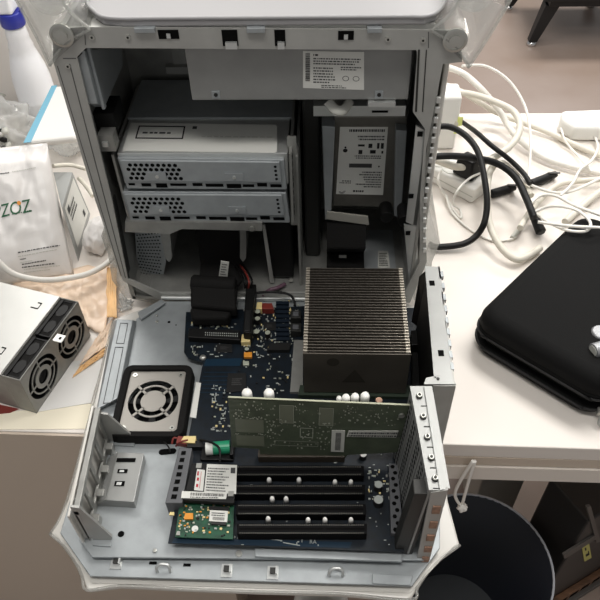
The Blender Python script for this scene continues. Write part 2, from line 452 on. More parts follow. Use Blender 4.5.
# clear handles on the two upper corners
def handle(sx):
    if sx < 0: prof = [(-0.171, 0.402), (-0.186, 0.418), (-0.196, 0.442), (-0.204, 0.468), (-0.218, 0.488), (-0.240, 0.486), (-0.246, 0.462), (-0.238, 0.43), (-0.230, 0.395), (-0.2245, 0.362), (-0.215, 0.372), (-0.196, 0.388)]
    else: prof = [(0.176, 0.398), (0.192, 0.414), (0.203, 0.438), (0.213, 0.464), (0.228, 0.484), (0.252, 0.480), (0.258, 0.456), (0.246, 0.42), (0.232, 0.385), (0.2195, 0.358), (0.211, 0.368), (0.195, 0.384)]
    b = MB(); n = len(prof)
    cx = sum(p[0] for p in prof) / n; cz = sum(p[1] for p in prof) / n
    inn = []
    for k in range(n):
        p = Vector(prof[k]); a = Vector(prof[k - 1]); c = Vector(prof[(k + 1) % n])
        t = nrm(c - a); nn = Vector((t.y, -t.x))
        if nn.dot(Vector((cx, cz)) - p) < 0: nn = -nn
        inn.append(p + nn * 0.0045)
    ys = [0.0, 0.02, 0.06, 0.11, 0.16, 0.2]
    fl_ = [0, 0.004, 0.007, 0.007, 0.004, 0]
    def loop(pr, k):
        return [b.bm.verts.new((p[0] + sx * fl_[k], ys[k], p[1] + fl_[k] * 0.6)) for p in pr]
    Ls = [loop(prof, k) for k in range(6)]; Is = [loop(inn, k) for k in range(6)]
    for LL in (Ls, Is):
        for a, c in zip(LL, LL[1:]):
            for j in range(n):
                f = b.bm.faces.new([a[j], a[(j + 1) % n], c[(j + 1) % n], c[j]]); f.smooth = True
    for e in (0, 5):
        for j in range(n): b.bm.faces.new([Ls[e][j], Ls[e][(j + 1) % n], Is[e][(j + 1) % n], Is[e][j]])
    b.bm.normal_update(); bmesh.ops.recalc_face_normals(b.bm, faces=b.bm.faces[:])
    h = b.build('handle', CLEAR, pc)
    h['label'] = 'clear plastic handle on the upper %s corner of the case' % ('left' if sx < 0 else 'right')
    # inner hollow roll and its bright edges
    r = MB()
    c0 = Vector((prof[4][0] * .5 + prof[0][0] * .5 + sx * 0.012, 0, 0.432))
    for yy in (0.006, 0.03, 0.06, 0.1): r.ring(c0 + Vector((sx * yy * 0.05, yy, 0)), (sx * 0.25, 1, 0.1), 0.018, 0.0205, 0.003, seg=28)
    r.cyl(c0 + Vector((0, 0.004, 0)), c0 + Vector((0, 0.16, 0)), 0.0185, seg=24)
    r.build('inner_roll', CLEAR, h, smooth=True)
    # front web of clear plastic over the boss
    w = MB()
    w.prism([(prof[0][0], -0.002, prof[0][1]), (prof[1][0], -0.002, prof[1][1]), (prof[2][0], -0.002, prof[2][1]), (prof[7][0], -0.002, prof[7][1]), (prof[8][0], -0.002, prof[8][1]), (prof[9][0], -0.002, prof[9][1])], (0, 0.002, 0))
    w.build('front_web', CLEAR, h)
    e = MB()
    e.tube([(prof[9][0], -0.003, prof[9][1]), ((prof[0][0] + prof[9][0]) / 2 + sx * 0.004, -0.003, (prof[0][1] + prof[9][1]) / 2 + 0.004), (prof[0][0], -0.003, prof[0][1])], 0.0016)
    e.tube([(p[0], -0.002, p[1]) for p in prof[5:10]], 0.0016)
    e.tube([(p[0], -0.002, p[1]) for p in prof[:5]], 0.0016)
    e.build('moulded_edge', CLEARF, h)
    c = PY(62, 35, -0.003) if sx < 0 else PY(455, 40, -0.003)
    MB().lathe(c, [(0.0125, 0), (0.0125, 0.002), (0.010, 0.0024), (0.010, .0012), (0.006, .0012), (0.006, 0.003), (0.0, 0.0031)], ax=Vector((0, -1, 0)), sm=False).build('boss', SCREW, h, smooth=False)
handle(-1); handle(1)
# lower feet handles (clear) beside the desk
g = MB()
g.prism([PY(424, 200, 0.01), PY(428, 205, 0.01), PY(437, 236, 0.01), PY(440, 243, 0.01), PY(438, 247, 0.01), PY(432, 262, 0.01), PY(429, 300, 0.01), PY(414, 300, 0.01), PY(424, 262, 0.01)], (0, 0.12, 0))
g.build('foot', CLEARF, pc)
g = MB()
g.prism([PY(101, 236, 0.01), PY(108, 255, 0.01), PY(112, 280, 0.01), PY(124, 297, 0.01), PY(160, 305, 0.01), PY(160, 300, 0.01), PY(124, 280, 0.01)], (0, 0.12, 0))
g.build('foot', CLEARF, pc)

# ---- power supply box at the top
ps = MB()
y = 0.015
A, B, C_, D = PY(180, 47, y), PY(187, 99, y), PY(408, 101, y), PY(409, 47, y)
zt_ = 0.387; zb = (B.z + C_.z) / 2
ps.box(-0.081, C_.x, y, 0.165, zb, zt_)
psu = ps.build('power_supply', PSUM, pc, 0.001)
psu['label'] = 'plain grey power supply box'
# label
def label_quad(corners, y_or_pts): pass
S = quadmap([PY(303, 88, y - 0.0004), PY(364, 90, y - 0.0004), PY(364, 52, y - 0.0004), PY(303, 51, y - 0.0004)])
lb = MB(); lb.prism([S(0, 0), S(1, 0), S(1, 1), S(0, 1)], (0, 0.0004, 0), LABEL)
S2 = quadmap([S(0, 0), S(1, 0), S(1, 1), S(0, 1)], (0, -0.0002, 0))
rnd = random.Random(3)
vv = 0.2
while vv < 0.94:
    h = rnd.choice((0.012, 0.02, 0.03)); bars(lb, S2, [(0.04, 0.115, vv, vv + h)], INKB); vv += h + rnd.choice((0.01, 0.016))
lines(lb, S2, 0.17, 0.55, 0.16, 0.62, 6, INK, rnd, 0.45); lines(lb, S2, 0.17, 0.98, 0.66, 0.86, 3, INK, rnd, 0.5)
lines(lb, S2, 0.17, 0.3, 0.88, 0.96, 1, INKB, rnd, 0.6); lines(lb, S2, 0.62, 0.98, 0.52, 0.64, 2, INK, rnd, 0.5); lines(lb, S2, 0.3, 0.85, 0.03, 0.13, 2, INK, rnd, 0.5)
for cx in (0.7, 0.87):
    for k in range(14):
        a, b = 2 * PI * k / 14, 2 * PI * (k + 1) / 14
        lb.face([S2(cx + .055 * math.cos(a), .3 + .07 * math.sin(a)), S2(cx + .055 * math.cos(b), .3 + .07 * math.sin(b)), S2(cx + .045 * math.cos(b), .3 + .056 * math.sin(b)), S2(cx + .045 * math.cos(a), .3 + .056 * math.sin(a))], INK)
lb.build('rating_label', LABEL, psu)
for (x, yy) in ((216, 94), (379, 94)):
    c = PY(x, yy, y)
    MB().box(c.x - 0.0045, c.x + 0.0045, y - 0.0015, y, c.z - 0.005, c.z + 0.004, GALV).cyl(c + Vector((0, -0.0015, 0)), c + Vector((0, -0.0025, 0)), 0.0022, DARKM).build('screw_tab', GALV, psu)
# under it, plates on the right
g = MB()
A = PY(303, 103, 0.035); B = PY(405, 116, 0.035)
g.box(A.x + 0.012, B.x, 0.035, 0.15, B.z, A.z - 0.004)
A = PY(368, 101, 0.014); B = PY(395, 105, 0.014); g.box(A.x, B.x, 0.010, 0.016, B.z, A.z, STEEL)
A = PY(372, 111, 0.034); B = PY(388, 113, 0.034); g.box(A.x, B.x, 0.0345, 0.036, B.z, A.z, VOID)
g.build('mounting_plate', GALVD, chas)
g = MB(); a = PY(328, 101, 0.03)
g.tube([a + Vector((0, 0, 0)), a + Vector((0.008, -0.006, -0.007)), a + Vector((0.018, -0.004, -0.009)), a + Vector((0.026, 0.01, -0.005))], 0.006, flat=0.5)
g.build('cable_sleeve', LABELG, chas)

# upper left light panel and brackets inside
g = MB()
xw = -0.186
q = [P(84, 50, 0, xw), P(98, 104, 0, xw), P(105, 107, 0, xw), P(123, 66, 0, xw), P(122, 48, 0, xw)]
g.prism([(xw, p.y, p.z) for p in q], (-0.012, 0, 0), GALV)
q = P(93, 70, 0, xw + .001); g.box(xw, xw + 0.004, 0.012, 0.02, 0.30, 0.385)
g.build('bezel_bracket', GALV, chas, 0.001)
g = MB()
a = PY(104, 118, 0.03); g.box(a.x - 0.012, a.x + 0.012, 0.03, 0.07, a.z - 0.02, a.z + 0.006, BLACK)
a = PY(105, 140, 0.012); g.box(a.x - 0.008, a.x + 0.010, 0.012, 0.03, a.z - 0.016, a.z + 0.006, GALVD); g.box(a.x - 0.004, a.x + 0.003, 0.009, 0.012, a.z - 0.008, a.z - 0.002, STEEL)
g.build('latch_mechanism', BLACK, chas)

# ---- drive cage
yc = 0.015
ZT = 0.236
cage = MB()
cage.box(-0.186, 0.026, 0.095, 0.19, ZT - 0.002, ZT + 0.002, GALV)         # upper plate, back portion
cage.box(0.026, 0.029, yc, 0.18, 0.13, ZT + 0.002, GALVD)                   # right wall
cage.box(-0.19, -0.187, yc, 0.18, 0.115, ZT, GALVD)
A = PY(128, 223, yc - 0.005); B = PY(262, 231, yc - 0.005)
cage.prism([PY(125, 222, 0.010), PY(125, 232, 0.010), PY(170, 234, 0.010), PY(182, 229, 0.010), PY(262, 231, 0.010), PY(262, 223, 0.010)], (0, 0.14, 0), GALVD)
cage = cage.build('drive_cage', GALVD, pc)
g = MB()
for k in range(9):
    z = 0.135 + k * 0.011; g.box(0.0292, 0.0296, 0.025, 0.030, z, z + 0.005)
g.build('wall_hole', VOID, cage)
g = MB()
g.prism([PY(287, 137, 0.03), PY(296, 137, 0.03), PY(300, 225, 0.03), PY(291, 225, 0.03)], (0, 0.003, 0))
g.box(0.033, 0.036, 0.028, 0.19, 0.0, 0.225)
g.build('side_wall', GALVD, cage)
# optical drive
od = MB(); od.box(-0.184, 0.024, yc + 0.004, 0.098, 0.19, ZT)
odo = od.build('optical_drive', STEEL, cage, 0.001)
S = quadmap([PZ(122, 152, ZT + 0.0005), PZ(277, 153, ZT + 0.0005), PZ(277, 125, ZT + 0.0005), PZ(131, 123, ZT + 0.0005)])
lb = MB(); lb.prism([S(0.0, 0.03), S(0.98, 0), S(1, 0.03), S(1, .97), S(.98, 1), S(0.0, 1)], (0, 0, 0.0003), LABEL)
S2 = quadmap([S(0, 0), S(1, 0), S(1, 1), S(0, 1)], (0, 0, 0.0006))
t = 0.012
bars(lb, S2, [(0.06, .38, .44, .48), (.06, .38, .86, .90), (.06, .07, .44, .90), (.37, .38, .44, .90)], INKB)
lines(lb, S2, 0.1, 0.36, 0.62, 0.70, 1, INK, rnd, 0.7)
bars(lb, S2, [(.43, .46, .8, .9)], INK)
lines(lb, S2, 0.5, 1.15, 0.52, 0.58, 1, LABELG, rnd, .6)
lb.build('drive_label', LABEL, odo)
# drive bay front panels
def bay(tl, tr, br, bl, name, holes):
    y = yc - 0.001
    b = MB(); A = [PY(*p, y) for p in (bl, br, tr, tl)]
    b.prism(A, (0, 0.12, 0))
    o = b.build(name, GALV, cage, 0.0015)
    S = quadmap(A, (0, -0.0004, 0))
    h = MB()
    def disc(u, v, r=0.0028):
        c = quadmap(A, (0, -.0036, 0))(u, v); pts = [c + Vector((math.cos(PI / 3 * k + .5) * r, 0, math.sin(PI / 3 * k + .5) * r)) for k in range(6)]
        h.face(pts, VOID)
    rr_ = random.Random(5)
    S0 = S; rp = MB(); RPQ = [S0(.015, .30), S0(.975, .30), S0(.975, .985), S0(.015, .985)]
    rp.prism(RPQ, (0, -.003, 0)); rp.build('raised_face', GALV, o, .0018, 3)
    S = quadmap(A, (0, -.0038, 0))
    for r_ in range(4):
        for c_ in range(10):
            u = 0.055 + c_ * 0.034 + (0.017 if r_ % 2 else 0); v = 0.42 + r_ * 0.14
            if 0.14 < u < 0.26 and v < 0.66: continue
            if u < 0.37: disc(u, v)
    for k in range(4): disc(0.945, 0.43 + 0.135 * k, 0.002)
    SB_ = S; S = S0
    for (u0, u1, v0, v1) in ((0.02, .06, .13, .2), (0.1, .16, .1, .2), (0.19, .26, .06, .2), (.28, .38, .12, .2), (.42, .48, .12, .22), (.5, .61, .1, .2), (.63, .72, .06, .2), (.73, .8, .1, .19), (.82, .88, .12, .24), (.9, .97, .1, .2)):
        bars(h, S, [(u0, u1, v0, v1)], VOID)
    S = SB_
    h.build('vent_hole', VOID, o)
    for u in (.19, .66):
        p = MB(); c = S(u + .03, .5); p.box(c.x - .011, c.x + .011, c.y - .0012, c.y, c.z - .0055, c.z + .0055, GALV)
        p.cyl(c + Vector((0, -.0012, 0)), c + Vector((0, -.0026, 0)), .0022, STEEL)
        p.build('screw_plate', GALV, o)
bay((117, 158), (284, 160), (287, 190), (127, 189), 'bay_panel', 0)
bay((121, 192), (286, 193), (290, 223), (131, 222), 'bay_panel', 0)
c = PY(252, 228, 0.009); MB().cyl(c, c + Vector((0, -0.003, 0)), 0.0035).build('screw', SCREW, cage)
# dark column standing for the shade in the gap between cage and disk
g = MB(); g.box(0.04, 0.062, 0.09, 0.19, 0.0, 0.30); g.build('gap_shade_column', DARKM, chas, 0.003)

# ---- hard disk in its sled
yh = 0.085
g = MB()
A = PY(334, 116, yh); B = PY(398, 207, yh)
g.box(A.x, B.x, yh, yh + 0.026, B.z, A.z)
hdd = g.build('hard_drive', mat('hard drive cast metal', (120, 118, 112), 0.35, 0.6, 0.06, 40), pc, 0.002)
S = quadmap([PY(388, 127, yh - .0005), PY(340, 127, yh - .0005), PY(336, 194, yh - .0005), PY(383, 195, yh - .0005)])   # reads upside down
lb = MB(); lb.prism([S(0, 0), S(1, 0), S(1, 1), S(0, 1)], (0, .0005, 0), LABEL)
S2 = quadmap([S(0, 0), S(1, 0), S(1, 1), S(0, 1)], (0, -.0003, 0))
lines(lb, S2, 0.06, 0.95, 0.03, 0.10, 1, INK, rnd, .5)
lines(lb, S2, 0.06, 0.7, 0.12, 0.2, 2, INK, rnd, .5)
lines(lb, S2, .1, .8, .4, .46, 2, INK, rnd, .5); bars(lb, S2, [(.28, .76, .52, .58)], INK)
lines(lb, S2, .06, .6, .64, .9, 7, INK, rnd, .5); lines(lb, S2, .7, .95, .78, .84, 2, INK, rnd, .5)
for (u0, u1, v0, v1) in ((.06, .12, .22, .3), (.15, .2, .22, .3), (.06, .1, .33, .37), (.3, .38, .23, .29), (.46, .6, .24, .27), (.22, .34, .32, .37), (.5, .58, .32, .38)): bars(lb, S2, [(u0, u1, v0, v1)], INKB)
def disc_on(S, u, v, ru, rv, m, n=16, a0=0, a1=2 * PI):
    lb.face([S(u + ru * math.cos(a0 + (a1 - a0) * k / n), v + rv * math.sin(a0 + (a1 - a0) * k / n)) for k in range(n)], m)
disc_on(S2, .86, .33, .05, .028, INKB); disc_on(S2, .86, .285, .022, .014, INKB, 10); disc_on(S2, .13, .56, .02, .012, INKB, 10)
for k in range(3):       # little swirl mark of the drive maker
    for j in range(7):
        a, b = .3 + j * .42, .3 + (j + 1) * .42; r0 = .035 + .016 * k
        lb.face([S2(.88 + r0 * math.cos(a), .945 + r0 * .6 * math.sin(a)), S2(.88 + r0 * math.cos(b), .945 + r0 * .6 * math.sin(b)), S2(.88 + (r0 + .008) * math.cos(b), .945 + (r0 + .008) * .6 * math.sin(b)), S2(.88 + (r0 + .008) * math.cos(a), .945 + (r0 + .008) * .6 * math.sin(a))], INK)
lines(lb, S2, .42, .8, .93, .965, 1, INKB, rnd, .8)
lb.build('drive_label', LABEL, hdd)
for q in ([(322, 126), (335, 127), (331, 218), (325, 220)], [(396, 130), (407, 131), (401, 218), (394, 216)]):
    MB().prism([PY(a, b, yh - 0.015) for a, b in q], (0, 0.05, 0)).build('sled_rail', GALV, hdd, 0.001)
g = MB(); g.prism([PY(327, 212, yh - .02), PY(368, 217, yh - .02), PY(369, 225, yh - .02), PY(326, 219, yh - .02)], (0, .003, 0)); g.build('data_connector', mat('connector grey', (150, 148, 140), .5), hdd)
c = PY(405, 217, .05); MB().cyl(c + Vector((0, -.01, 0)), c + Vector((0, .02, 0)), .010).build('rubber_grommet', BLACK, hdd, .001)
c = PY(386, 213, .07); MB().cyl(c + Vector((0, -.01, 0)), c + Vector((0, .02, 0)), .009).build('rubber_grommet', BLACK, hdd, .001)
# ribbon below it
g = MB()
A, B = PY(327, 222, .07), PY(366, 228, .07)
pts = [(A.x, .07, A.z), (A.x, .05, A.z - .03), (A.x, .085, .015), (A.x, .06, .008), (A.x, .045, .012)]
def strip(mb, pts, vec, th, m=None):
    for p, q in zip(pts, pts[1:]):
        p = Vector(p); q = Vector(q); n_ = (q - p).cross(Vector(vec)); n_ = nrm(n_) * th
        mb.hexa([p, q, q + Vector(vec), p + Vector(vec)], [p + n_, q + n_, q + Vector(vec) + n_, p + Vector(vec) + n_], m)
strip(g, pts, (B.x - A.x, 0, 0), .0015)
rib = g.build('ribbon_cable', BLACKR, pc)
a = PZ(345, 252, .018)
MB().box(a.x - .024, a.x + .024, a.y - .006, a.y + .008, .004, .018).build('cable_connector', BLACK, rib, .001)
a = PZ(343, 257, .019)
MB().box(a.x - .006, a.x + .005, a.y - .001, a.y + .004, .018, .0195).build('cable_tag', LABEL, rib)
# floor sticker, floor items
g = MB(); a = PZ(384, 260, .0); S = quadmap([PZ(378, 268, .002), PZ(390, 268, .002), PZ(388, 251, .002), PZ(378, 251, .002)])
g.prism([S(0, 0), S(1, 0), S(1, 1), S(0, 1)], (0, 0, .0004), LABELG); S2 = quadmap([S(0, 0), S(1, 0), S(1, 1), S(0, 1)], (0, 0, .0008)); lines(g, S2, .1, .9, .1, .9, 8, INK, rnd, .6)
g.build('floor_sticker', LABEL, chas)
g = MB(); g.box(.12, .175, .04, .15, -.001, .0015, GALV); g.build('floor_plate', STEEL, chas)

# ---- lower left: perforated vent, fan, struts, ribbon
g = MB()
q = [PY(135, 233, .05), PY(160, 230, .05), PY(166, 262, .05), PY(162, 282, .05), PY(138, 276, .05)]
g.prism(q, (0, .003, 0), GALV)
vent = g.build('vent_plate', GALV, chas)
h = MB(); SQ = quadmap([q[4], q[3], q[1], q[0]], (0, -.0004, 0))
for r_ in range(15):
    for c_ in range(8):
        c = SQ(.08 + c_ * .118 + (.06 if r_ % 2 else 0), .04 + r_ * .065)
        h.face([c + Vector((math.cos(PI / 3 * k) * .0015, 0, math.sin(PI / 3 * k) * .0014)) for k in range(6)], VOID)
h.build('vent_hole', VOID, vent)
for (q, y) in (([(160, 232), (170, 232), (172, 258), (169, 262), (165, 258)], .03), ([(240, 230), (246, 230), (246, 258), (243, 262), (240, 258)], .03)):
    g = MB(); g.prism([PY(a, b, y) for a, b in q], (0, .06, 0), GALVD); g.build('drive_bay_tongue', GALVD, cage)
a = PY(262, 225, .03); b = PY(270, 283, .03)
MB().prism([a, a + Vector((.004, 0, 0)), b + Vector((.006, 0, 0)), b], (0, .002, 0)).build('strut', FRAME, cage)
g = MB(); g.box(-.012, .024, .04, .16, .004, .122, BLACK)
fan = g.build('rear_fan', BLACK, pc, .003)
g = MB(); g.ring((-.0125, .1, .062), (-1, 0, 0), .048, .055, .002, DARKM); g.cyl((-.0125, .1, .062), (-.016, .1, .062), .02, DARKM); g.build('fan_ring', DARKM, fan)
c = PY(291, 279, .035); MB().cyl(c, c + Vector((0, -.003, 0)), .003).build('screw', SCREW, fan)
g = MB(); g.tube([PZ(285, 284, .004), PZ(277, 288, .006), PZ(270, 290, .005), PZ(262, 296, .006)], .003, VIOLET); g.build('fan_lead', VIOLET, fan)
# black ribbon from drives to board
g = MB()
a = PY(195, 236, .06).x; b_ = PY(247, 236, .06).x
strip(g, [(a, .09, .118), (a, .07, .06), (a + .004, .05, .02), (a + .004, .02, .012), (a + .004, -.005, .03), (a + .004, -.02, .036), (a + .004, -.038, .03), (a + .004, -.05, .022)], (.062, 0, 0), .002)
rb = g.build('ribbon_cable', BLACKR, pc)
g = MB(); q = [PZ(191, 285, .04), PZ(236, 288, .04), PZ(237, 312, .03), PZ(191, 308, .03)]
pts = [q[0], q[3]]
g.tube([q[0] + Vector((0, .004, 0)), q[1] + Vector((0, .004, 0))], .012, smooth=False)
g.hexa([p + Vector((0, 0, -.012)) for p in q], [p + Vector((0, 0, .006)) for p in q])
q2 = [PZ(190, 310, .028), PZ(232, 314, .028), PZ(228, 321, .026), PZ(192, 321, .026)]
g.hexa([p + Vector((0, 0, -.012)) for p in q2], [p + Vector((0, 0, .006)) for p in q2])
g.build('folded_bundle', BLACKR, rb, .004, 3)
S = quadmap([PY(218, 280, .022), PY(227, 281, .022), PY(229, 262, .022), PY(221, 261, .022)])
g = MB(); g.prism([S(0, 0), S(1, 0), S(1, 1), S(0, 1)], (0, .0006, 0), LABEL); S2 = quadmap([S(0, 0), S(1, 0), S(1, 1), S(0, 1)], (0, -.0003, 0)); lines(g, S2, .15, .85, .05, .95, 7, INK, rnd, .4)
g.build('cable_tag', LABEL, rb)

# ================================================================== DOOR
dr = MB()
tray = [(163, 301), (402, 301), (424, 330), (441, 490), (424, 560), (92, 557), (79, 540), (95, 410), (121, 395), (136, 319)]
dr.prism([PZ(a, b, 0) for a, b in tray], (0, 0, -.004))
door = dr.build('door_tray', GALV, pc, .0008)
# near flange one step lower, with plastic skin underneath
g = MB()
fl2 = [(80, 535), (92, 556), (425, 560), (448, 540), (424, 590), (416, 588), (90, 577), (62, 538), (75, 505)]
g.prism([PZ(a, b, -.008) for a, b in [(70, 500), (60, 533), (90, 576), (412, 586), (440, 548), (440, 500), (424, 545), (92, 545)]], (0, 0, -.003))
flange = g.build('door_flange', GALV, door, .0008)
g = MB()
sk = [(113, 319), (95, 395), (67, 500), (50, 534), (62, 544), (74, 560), (82, 576), (87, 590), (120, 586), (180, 589), (260, 592), (340, 594), (410, 600), (417, 588), (428, 572), (443, 557), (460, 545), (448, 500), (440, 400), (430, 312), (400, 300), (164, 300)]
g.prism([PZ(a, b, -.018) for a, b in sk], (0, 0, -.010))
skin = g.build('door_skin', SKIN, door, .003, 3)
g = MB()
g.tube([PZ(a, b, -.018) for a, b in sk[3:17]], .0018, CLEARF, sub=4)
g.tube([PZ(a, b, -.018) for a, b in sk[0:4]], .0015, CLEARF, sub=4)
g.build('clear_edge', CLEARF, skin)
g = MB()
z = -.0175
bev = [(67, 515), (56, 534), (66, 543), (78, 560), (88, 581)]
g.prism([PZ(a, b, z) for a, b in [(66, 507), (55, 533), (92, 583), (410, 593), (455, 545), (436, 560), (405, 584), (100, 574)]], (0, 0, .0008))
g.build('skin_border', SKIN, skin)
# left raised rail
g = MB()
g.hexa([PZ(a, b, 0) for a, b in [(113, 321), (137, 321), (122, 398), (96, 412)]], [PZ(a, b, .010) for a, b in [(117, 319), (133, 320), (118, 398), (97, 409)]])
g.prism([PZ(138, 314, .002), PZ(162, 301, .002), PZ(166, 304, .002), PZ(141, 321, .002)], (0, 0, .004))
rail = g.build('door_rail', GALV, door, .001)
g = MB()
S = quadmap([PZ(99, 408, .0104), PZ(115, 406, .0104), PZ(131, 322, .0104), PZ(118, 321, .0104)])
for (u0, u1, v0, v1) in ((.2, .8, .72, .98), (.2, .8, .04, .68)):
    t = .04
    bars(g, S, [(u0, u1, v0, v0 + .008), (u0, u1, v1 - .008, v1), (u0, u0 + t, v0, v1), (u1 - t, u1, v0, v1)], DARKM)
g.build('pressed_line', FRAME, rail)
# louvred bracket at the left edge
g = MB()
yA = PZ(137, 440, 0).y; yB = PZ(111, 541, 0).y
ztop = PY(97, 412, yA).z; xw0 = PY(97, 412, yA).x
xw1 = PY(70, 507, yB).x; zt2 = PY(70, 507, yB).z
def wallpt(t, z): return Vector((xw0 + (xw1 - xw0) * t, yA + (yB - yA) * t, z))
hh = (ztop + zt2) / 2
def wbox(t0, t1, z0, z1, x=0.0, th=.003):
    a = [wallpt(t0, z0), wallpt(t1, z0), wallpt(t1, z1), wallpt(t0, z1)]
    g.prism([p + Vector((x, 0, 0)) for p in a], (th, 0, 0))
wbox(0, 1, 0, .012); wbox(0, 1, hh - .008, hh, 0, .006)
for k in range(5): wbox(k * .235, k * .235 + .06, .012, hh - .008)
for k in range(4): wbox(k * .235 + .10, k * .235 + .17, 0, .014, .003, .008)
br = g.build('card_guide', GALVD, door, .0006)
g = MB()
wa_, wb_ = wallpt(-.05, 0), wallpt(1.02, 0)
g.prism([wa_ + Vector((-.004, 0, -.016)), wb_ + Vector((-.004, 0, -.016)), wb_ + Vector((-.004, 0, hh - .006)), wa_ + Vector((-.004, 0, hh - .006))], (-.0025, 0, 0))
g.build('side_liner', SKIN, br)
for (q, y, th) in (([(70, 507), (79, 508), (112, 537), (111, 541), (84, 538)], yB, .0025), ([(96, 411), (108, 413), (137, 438), (137, 441), (112, 444), (104, 436)], yA, -.0025)):
    g = MB(); g.prism([PY(a, b, y) for a, b in q], (0, th, 0)); g.build('gusset', FRAME, br)
for q in ([(95, 537), (112, 537), (111, 547), (93, 546)], [(118, 438), (136, 439), (134, 447), (114, 446)]):
    g = MB(); g.prism([PZ(a, b, .0004) for a, b in q], (0, 0, .0018)); g.build('mounting_foot', GALV, br)
# raised metal block
g = MB()
zb_ = .014
g.hexa([PZ(a, b, 0) for a, b in [(92, 506), (136, 508), (146, 461), (108, 458)]], [PZ(a, b, zb_) for a, b in [(106, 500), (134, 502), (144, 453), (118, 452)]])
blk = g.build('raised_plate', PSUM, door, .0008)
g = MB()
for (q, m) in (([(116, 462), (135, 462), (136, 458), (117, 458)], VOID), ([(117, 473), (127, 473), (128, 469), (118, 469)], VOID), ([(114, 486), (124, 486), (125, 481), (115, 481)], VOID), ([(119, 472), (124, 472), (124, 470), (120, 470)], STEEL), ([(116, 485), (121, 485), (122, 482), (117, 482)], STEEL)):
    g.face([PZ(a, b, zb_ + (.0006 if m is VOID else .001)) for a, b in q], m)
g.build('slot_opening', VOID, blk)
g = MB(); a = PZ(98, 500, .012)
g.hexa([PZ(a, b, .0005) for a, b in [(97, 502), (106, 503), (118, 455), (110, 454)]], [PZ(a, b, .016) for a, b in [(100, 499), (107, 500), (118, 451), (112, 451)]])
g.build('clear_guard', CLEAR, blk)
# tray openings, screws, hooks
g = MB()
def zdisc(mb, px, py, r, z, m, n=16):
    c = PZ(px, py, z); mb.face([c + Vector((r * math.cos(2 * PI * k / n), r * math.sin(2 * PI * k / n), 0)) for k in range(n)], m)
zdisc(g, 121, 534, .0036, .0004, VOID); zdisc(g, 169, 322, .002, .0004, VOID); zdisc(g, 176, 325, .001, .0004, VOID)
a, b = PZ(162, 452, .0004), PZ(173, 451, .0004)
g.face([Vector((a.x + .004 * math.cos(t), a.y + .004 * math.sin(t), .0004)) for t in [PI / 2 + PI * k / 8 for k in range(9)]] + [Vector((b.x + .004 * math.cos(t), b.y + .004 * math.sin(t), .0004)) for t in [-PI / 2 + PI * k / 8 for k in range(9)]], VOID)
for (x, y) in ((187, 565), (153, 563)): 
    a = PZ(x, y, -.0076); g.box(a.x - .004, a.x + .004, a.y - .0015, a.y + .0015, -.0079, -.0072)
g.build('tray_opening', VOID, door)
for (x, y, r) in ((155, 551, .0022), (157, 316, .0016), (157, 322, .0022), (239, 554, .0036), (262, 554, .0036), (394, 559, .003), (278, 556, .0018)):
    c = PZ(x, y, 0); MB().cyl(c, c + Vector((0, 0, .002)), r).build('screw', SCREW, door, .0005)
for (x, y) in ((164, 570), (336, 574)):
    a = PZ(x, y, -.008)
    MB().tube([a + Vector((-.007, -.002, 0)), a + Vector((-.007, 0, .006)), a + Vector((-.003, .002, .009)), a + Vector((.004, .002, .009)), a + Vector((.007, 0, .006)), a + Vector((.007, -.002, 0))], .0018).build('hook', STEEL, door)
for (x, y) in ((227, 570), (273, 572), (117, 562)):
    a = PZ(x, y, -.008)
    MB().box(a.x - .006, a.x + .006, a.y - .008, a.y + .006, -.008, -.0065, STEEL).box(a.x - .003, a.x + .003, a.y - .003, a.y + .003, -.0065, -.003, DARKM).box(a.x + .003, a.x + .005, a.y - .004, a.y + .004, -.0065, -.001, STEEL).build('door_catch', STEEL, door)
g = MB()
q = [(168, 545), (405, 553), (405, 558), (168, 551)]
g.prism([PZ(a, b, .0005) for a, b in [(255, 549), (402, 554), (402, 563), (255, 558)]], (0, 0, .004))
g.prism([PZ(a, b, -.007) for a, b in [(372, 574), (413, 576), (410, 586), (372, 584)]], (0, 0, .002))
g.build('stiffener', GALV, door, .0008)

# round holed fan plate with black surround
a = PZ(129, 371, .012); b = PZ(188, 371, .012); c = PZ(176, 434, .012); d = PZ(119, 432, .012)
cx = (a + b + c + d) / 4
ux = nrm(b - a); uy = Vector((0, 0, 1)).cross(ux)
w = ((b - a).length + (c - d).length) / 2; hgt = ((a - d).length + (b - c).length) / 2
def rrect(w, h, r, z, n=6):
    pts = []
    for (sx, sy, a0) in ((1, 1, 0), (-1, 1, PI / 2), (-1, -1, PI), (1, -1, 1.5 * PI)):
        for k in range(n + 1):
            t = a0 + PI / 2 * k / n
            pts.append(cx + ux * (sx * (w / 2 - r) + r * math.cos(t)) + uy * (sy * (h / 2 - r) + r * math.sin(t)))
    return [Vector((p.x, p.y, z)) for p in pts]
g = MB()
o1 = rrect(w + .018, hgt + .016, .012, 0); o2 = rrect(w + .016, hgt + .014, .011, .016); i1 = rrect(w - .001, hgt - .001, .005, .016); i0 = rrect(w - .001, hgt - .001, .005, .004)
loops = [[g.bm.verts.new(p) for p in L] for L in (o1, o2, i1, i0)]
for A_, B_ in zip(loops, loops[1:]):
    for k in range(len(A_)): g.bm.faces.new([A_[k], A_[(k + 1) % len(A_)], B_[(k + 1) % len(A_)], B_[k]])
bmesh.ops.recalc_face_normals(g.bm, faces=g.bm.faces[:])
spk = g.build('fan_surround', BLACKR, door, .001)
g = MB()
zp = .012; R1 = min(w, hgt) * .43
n = 48
sq = []
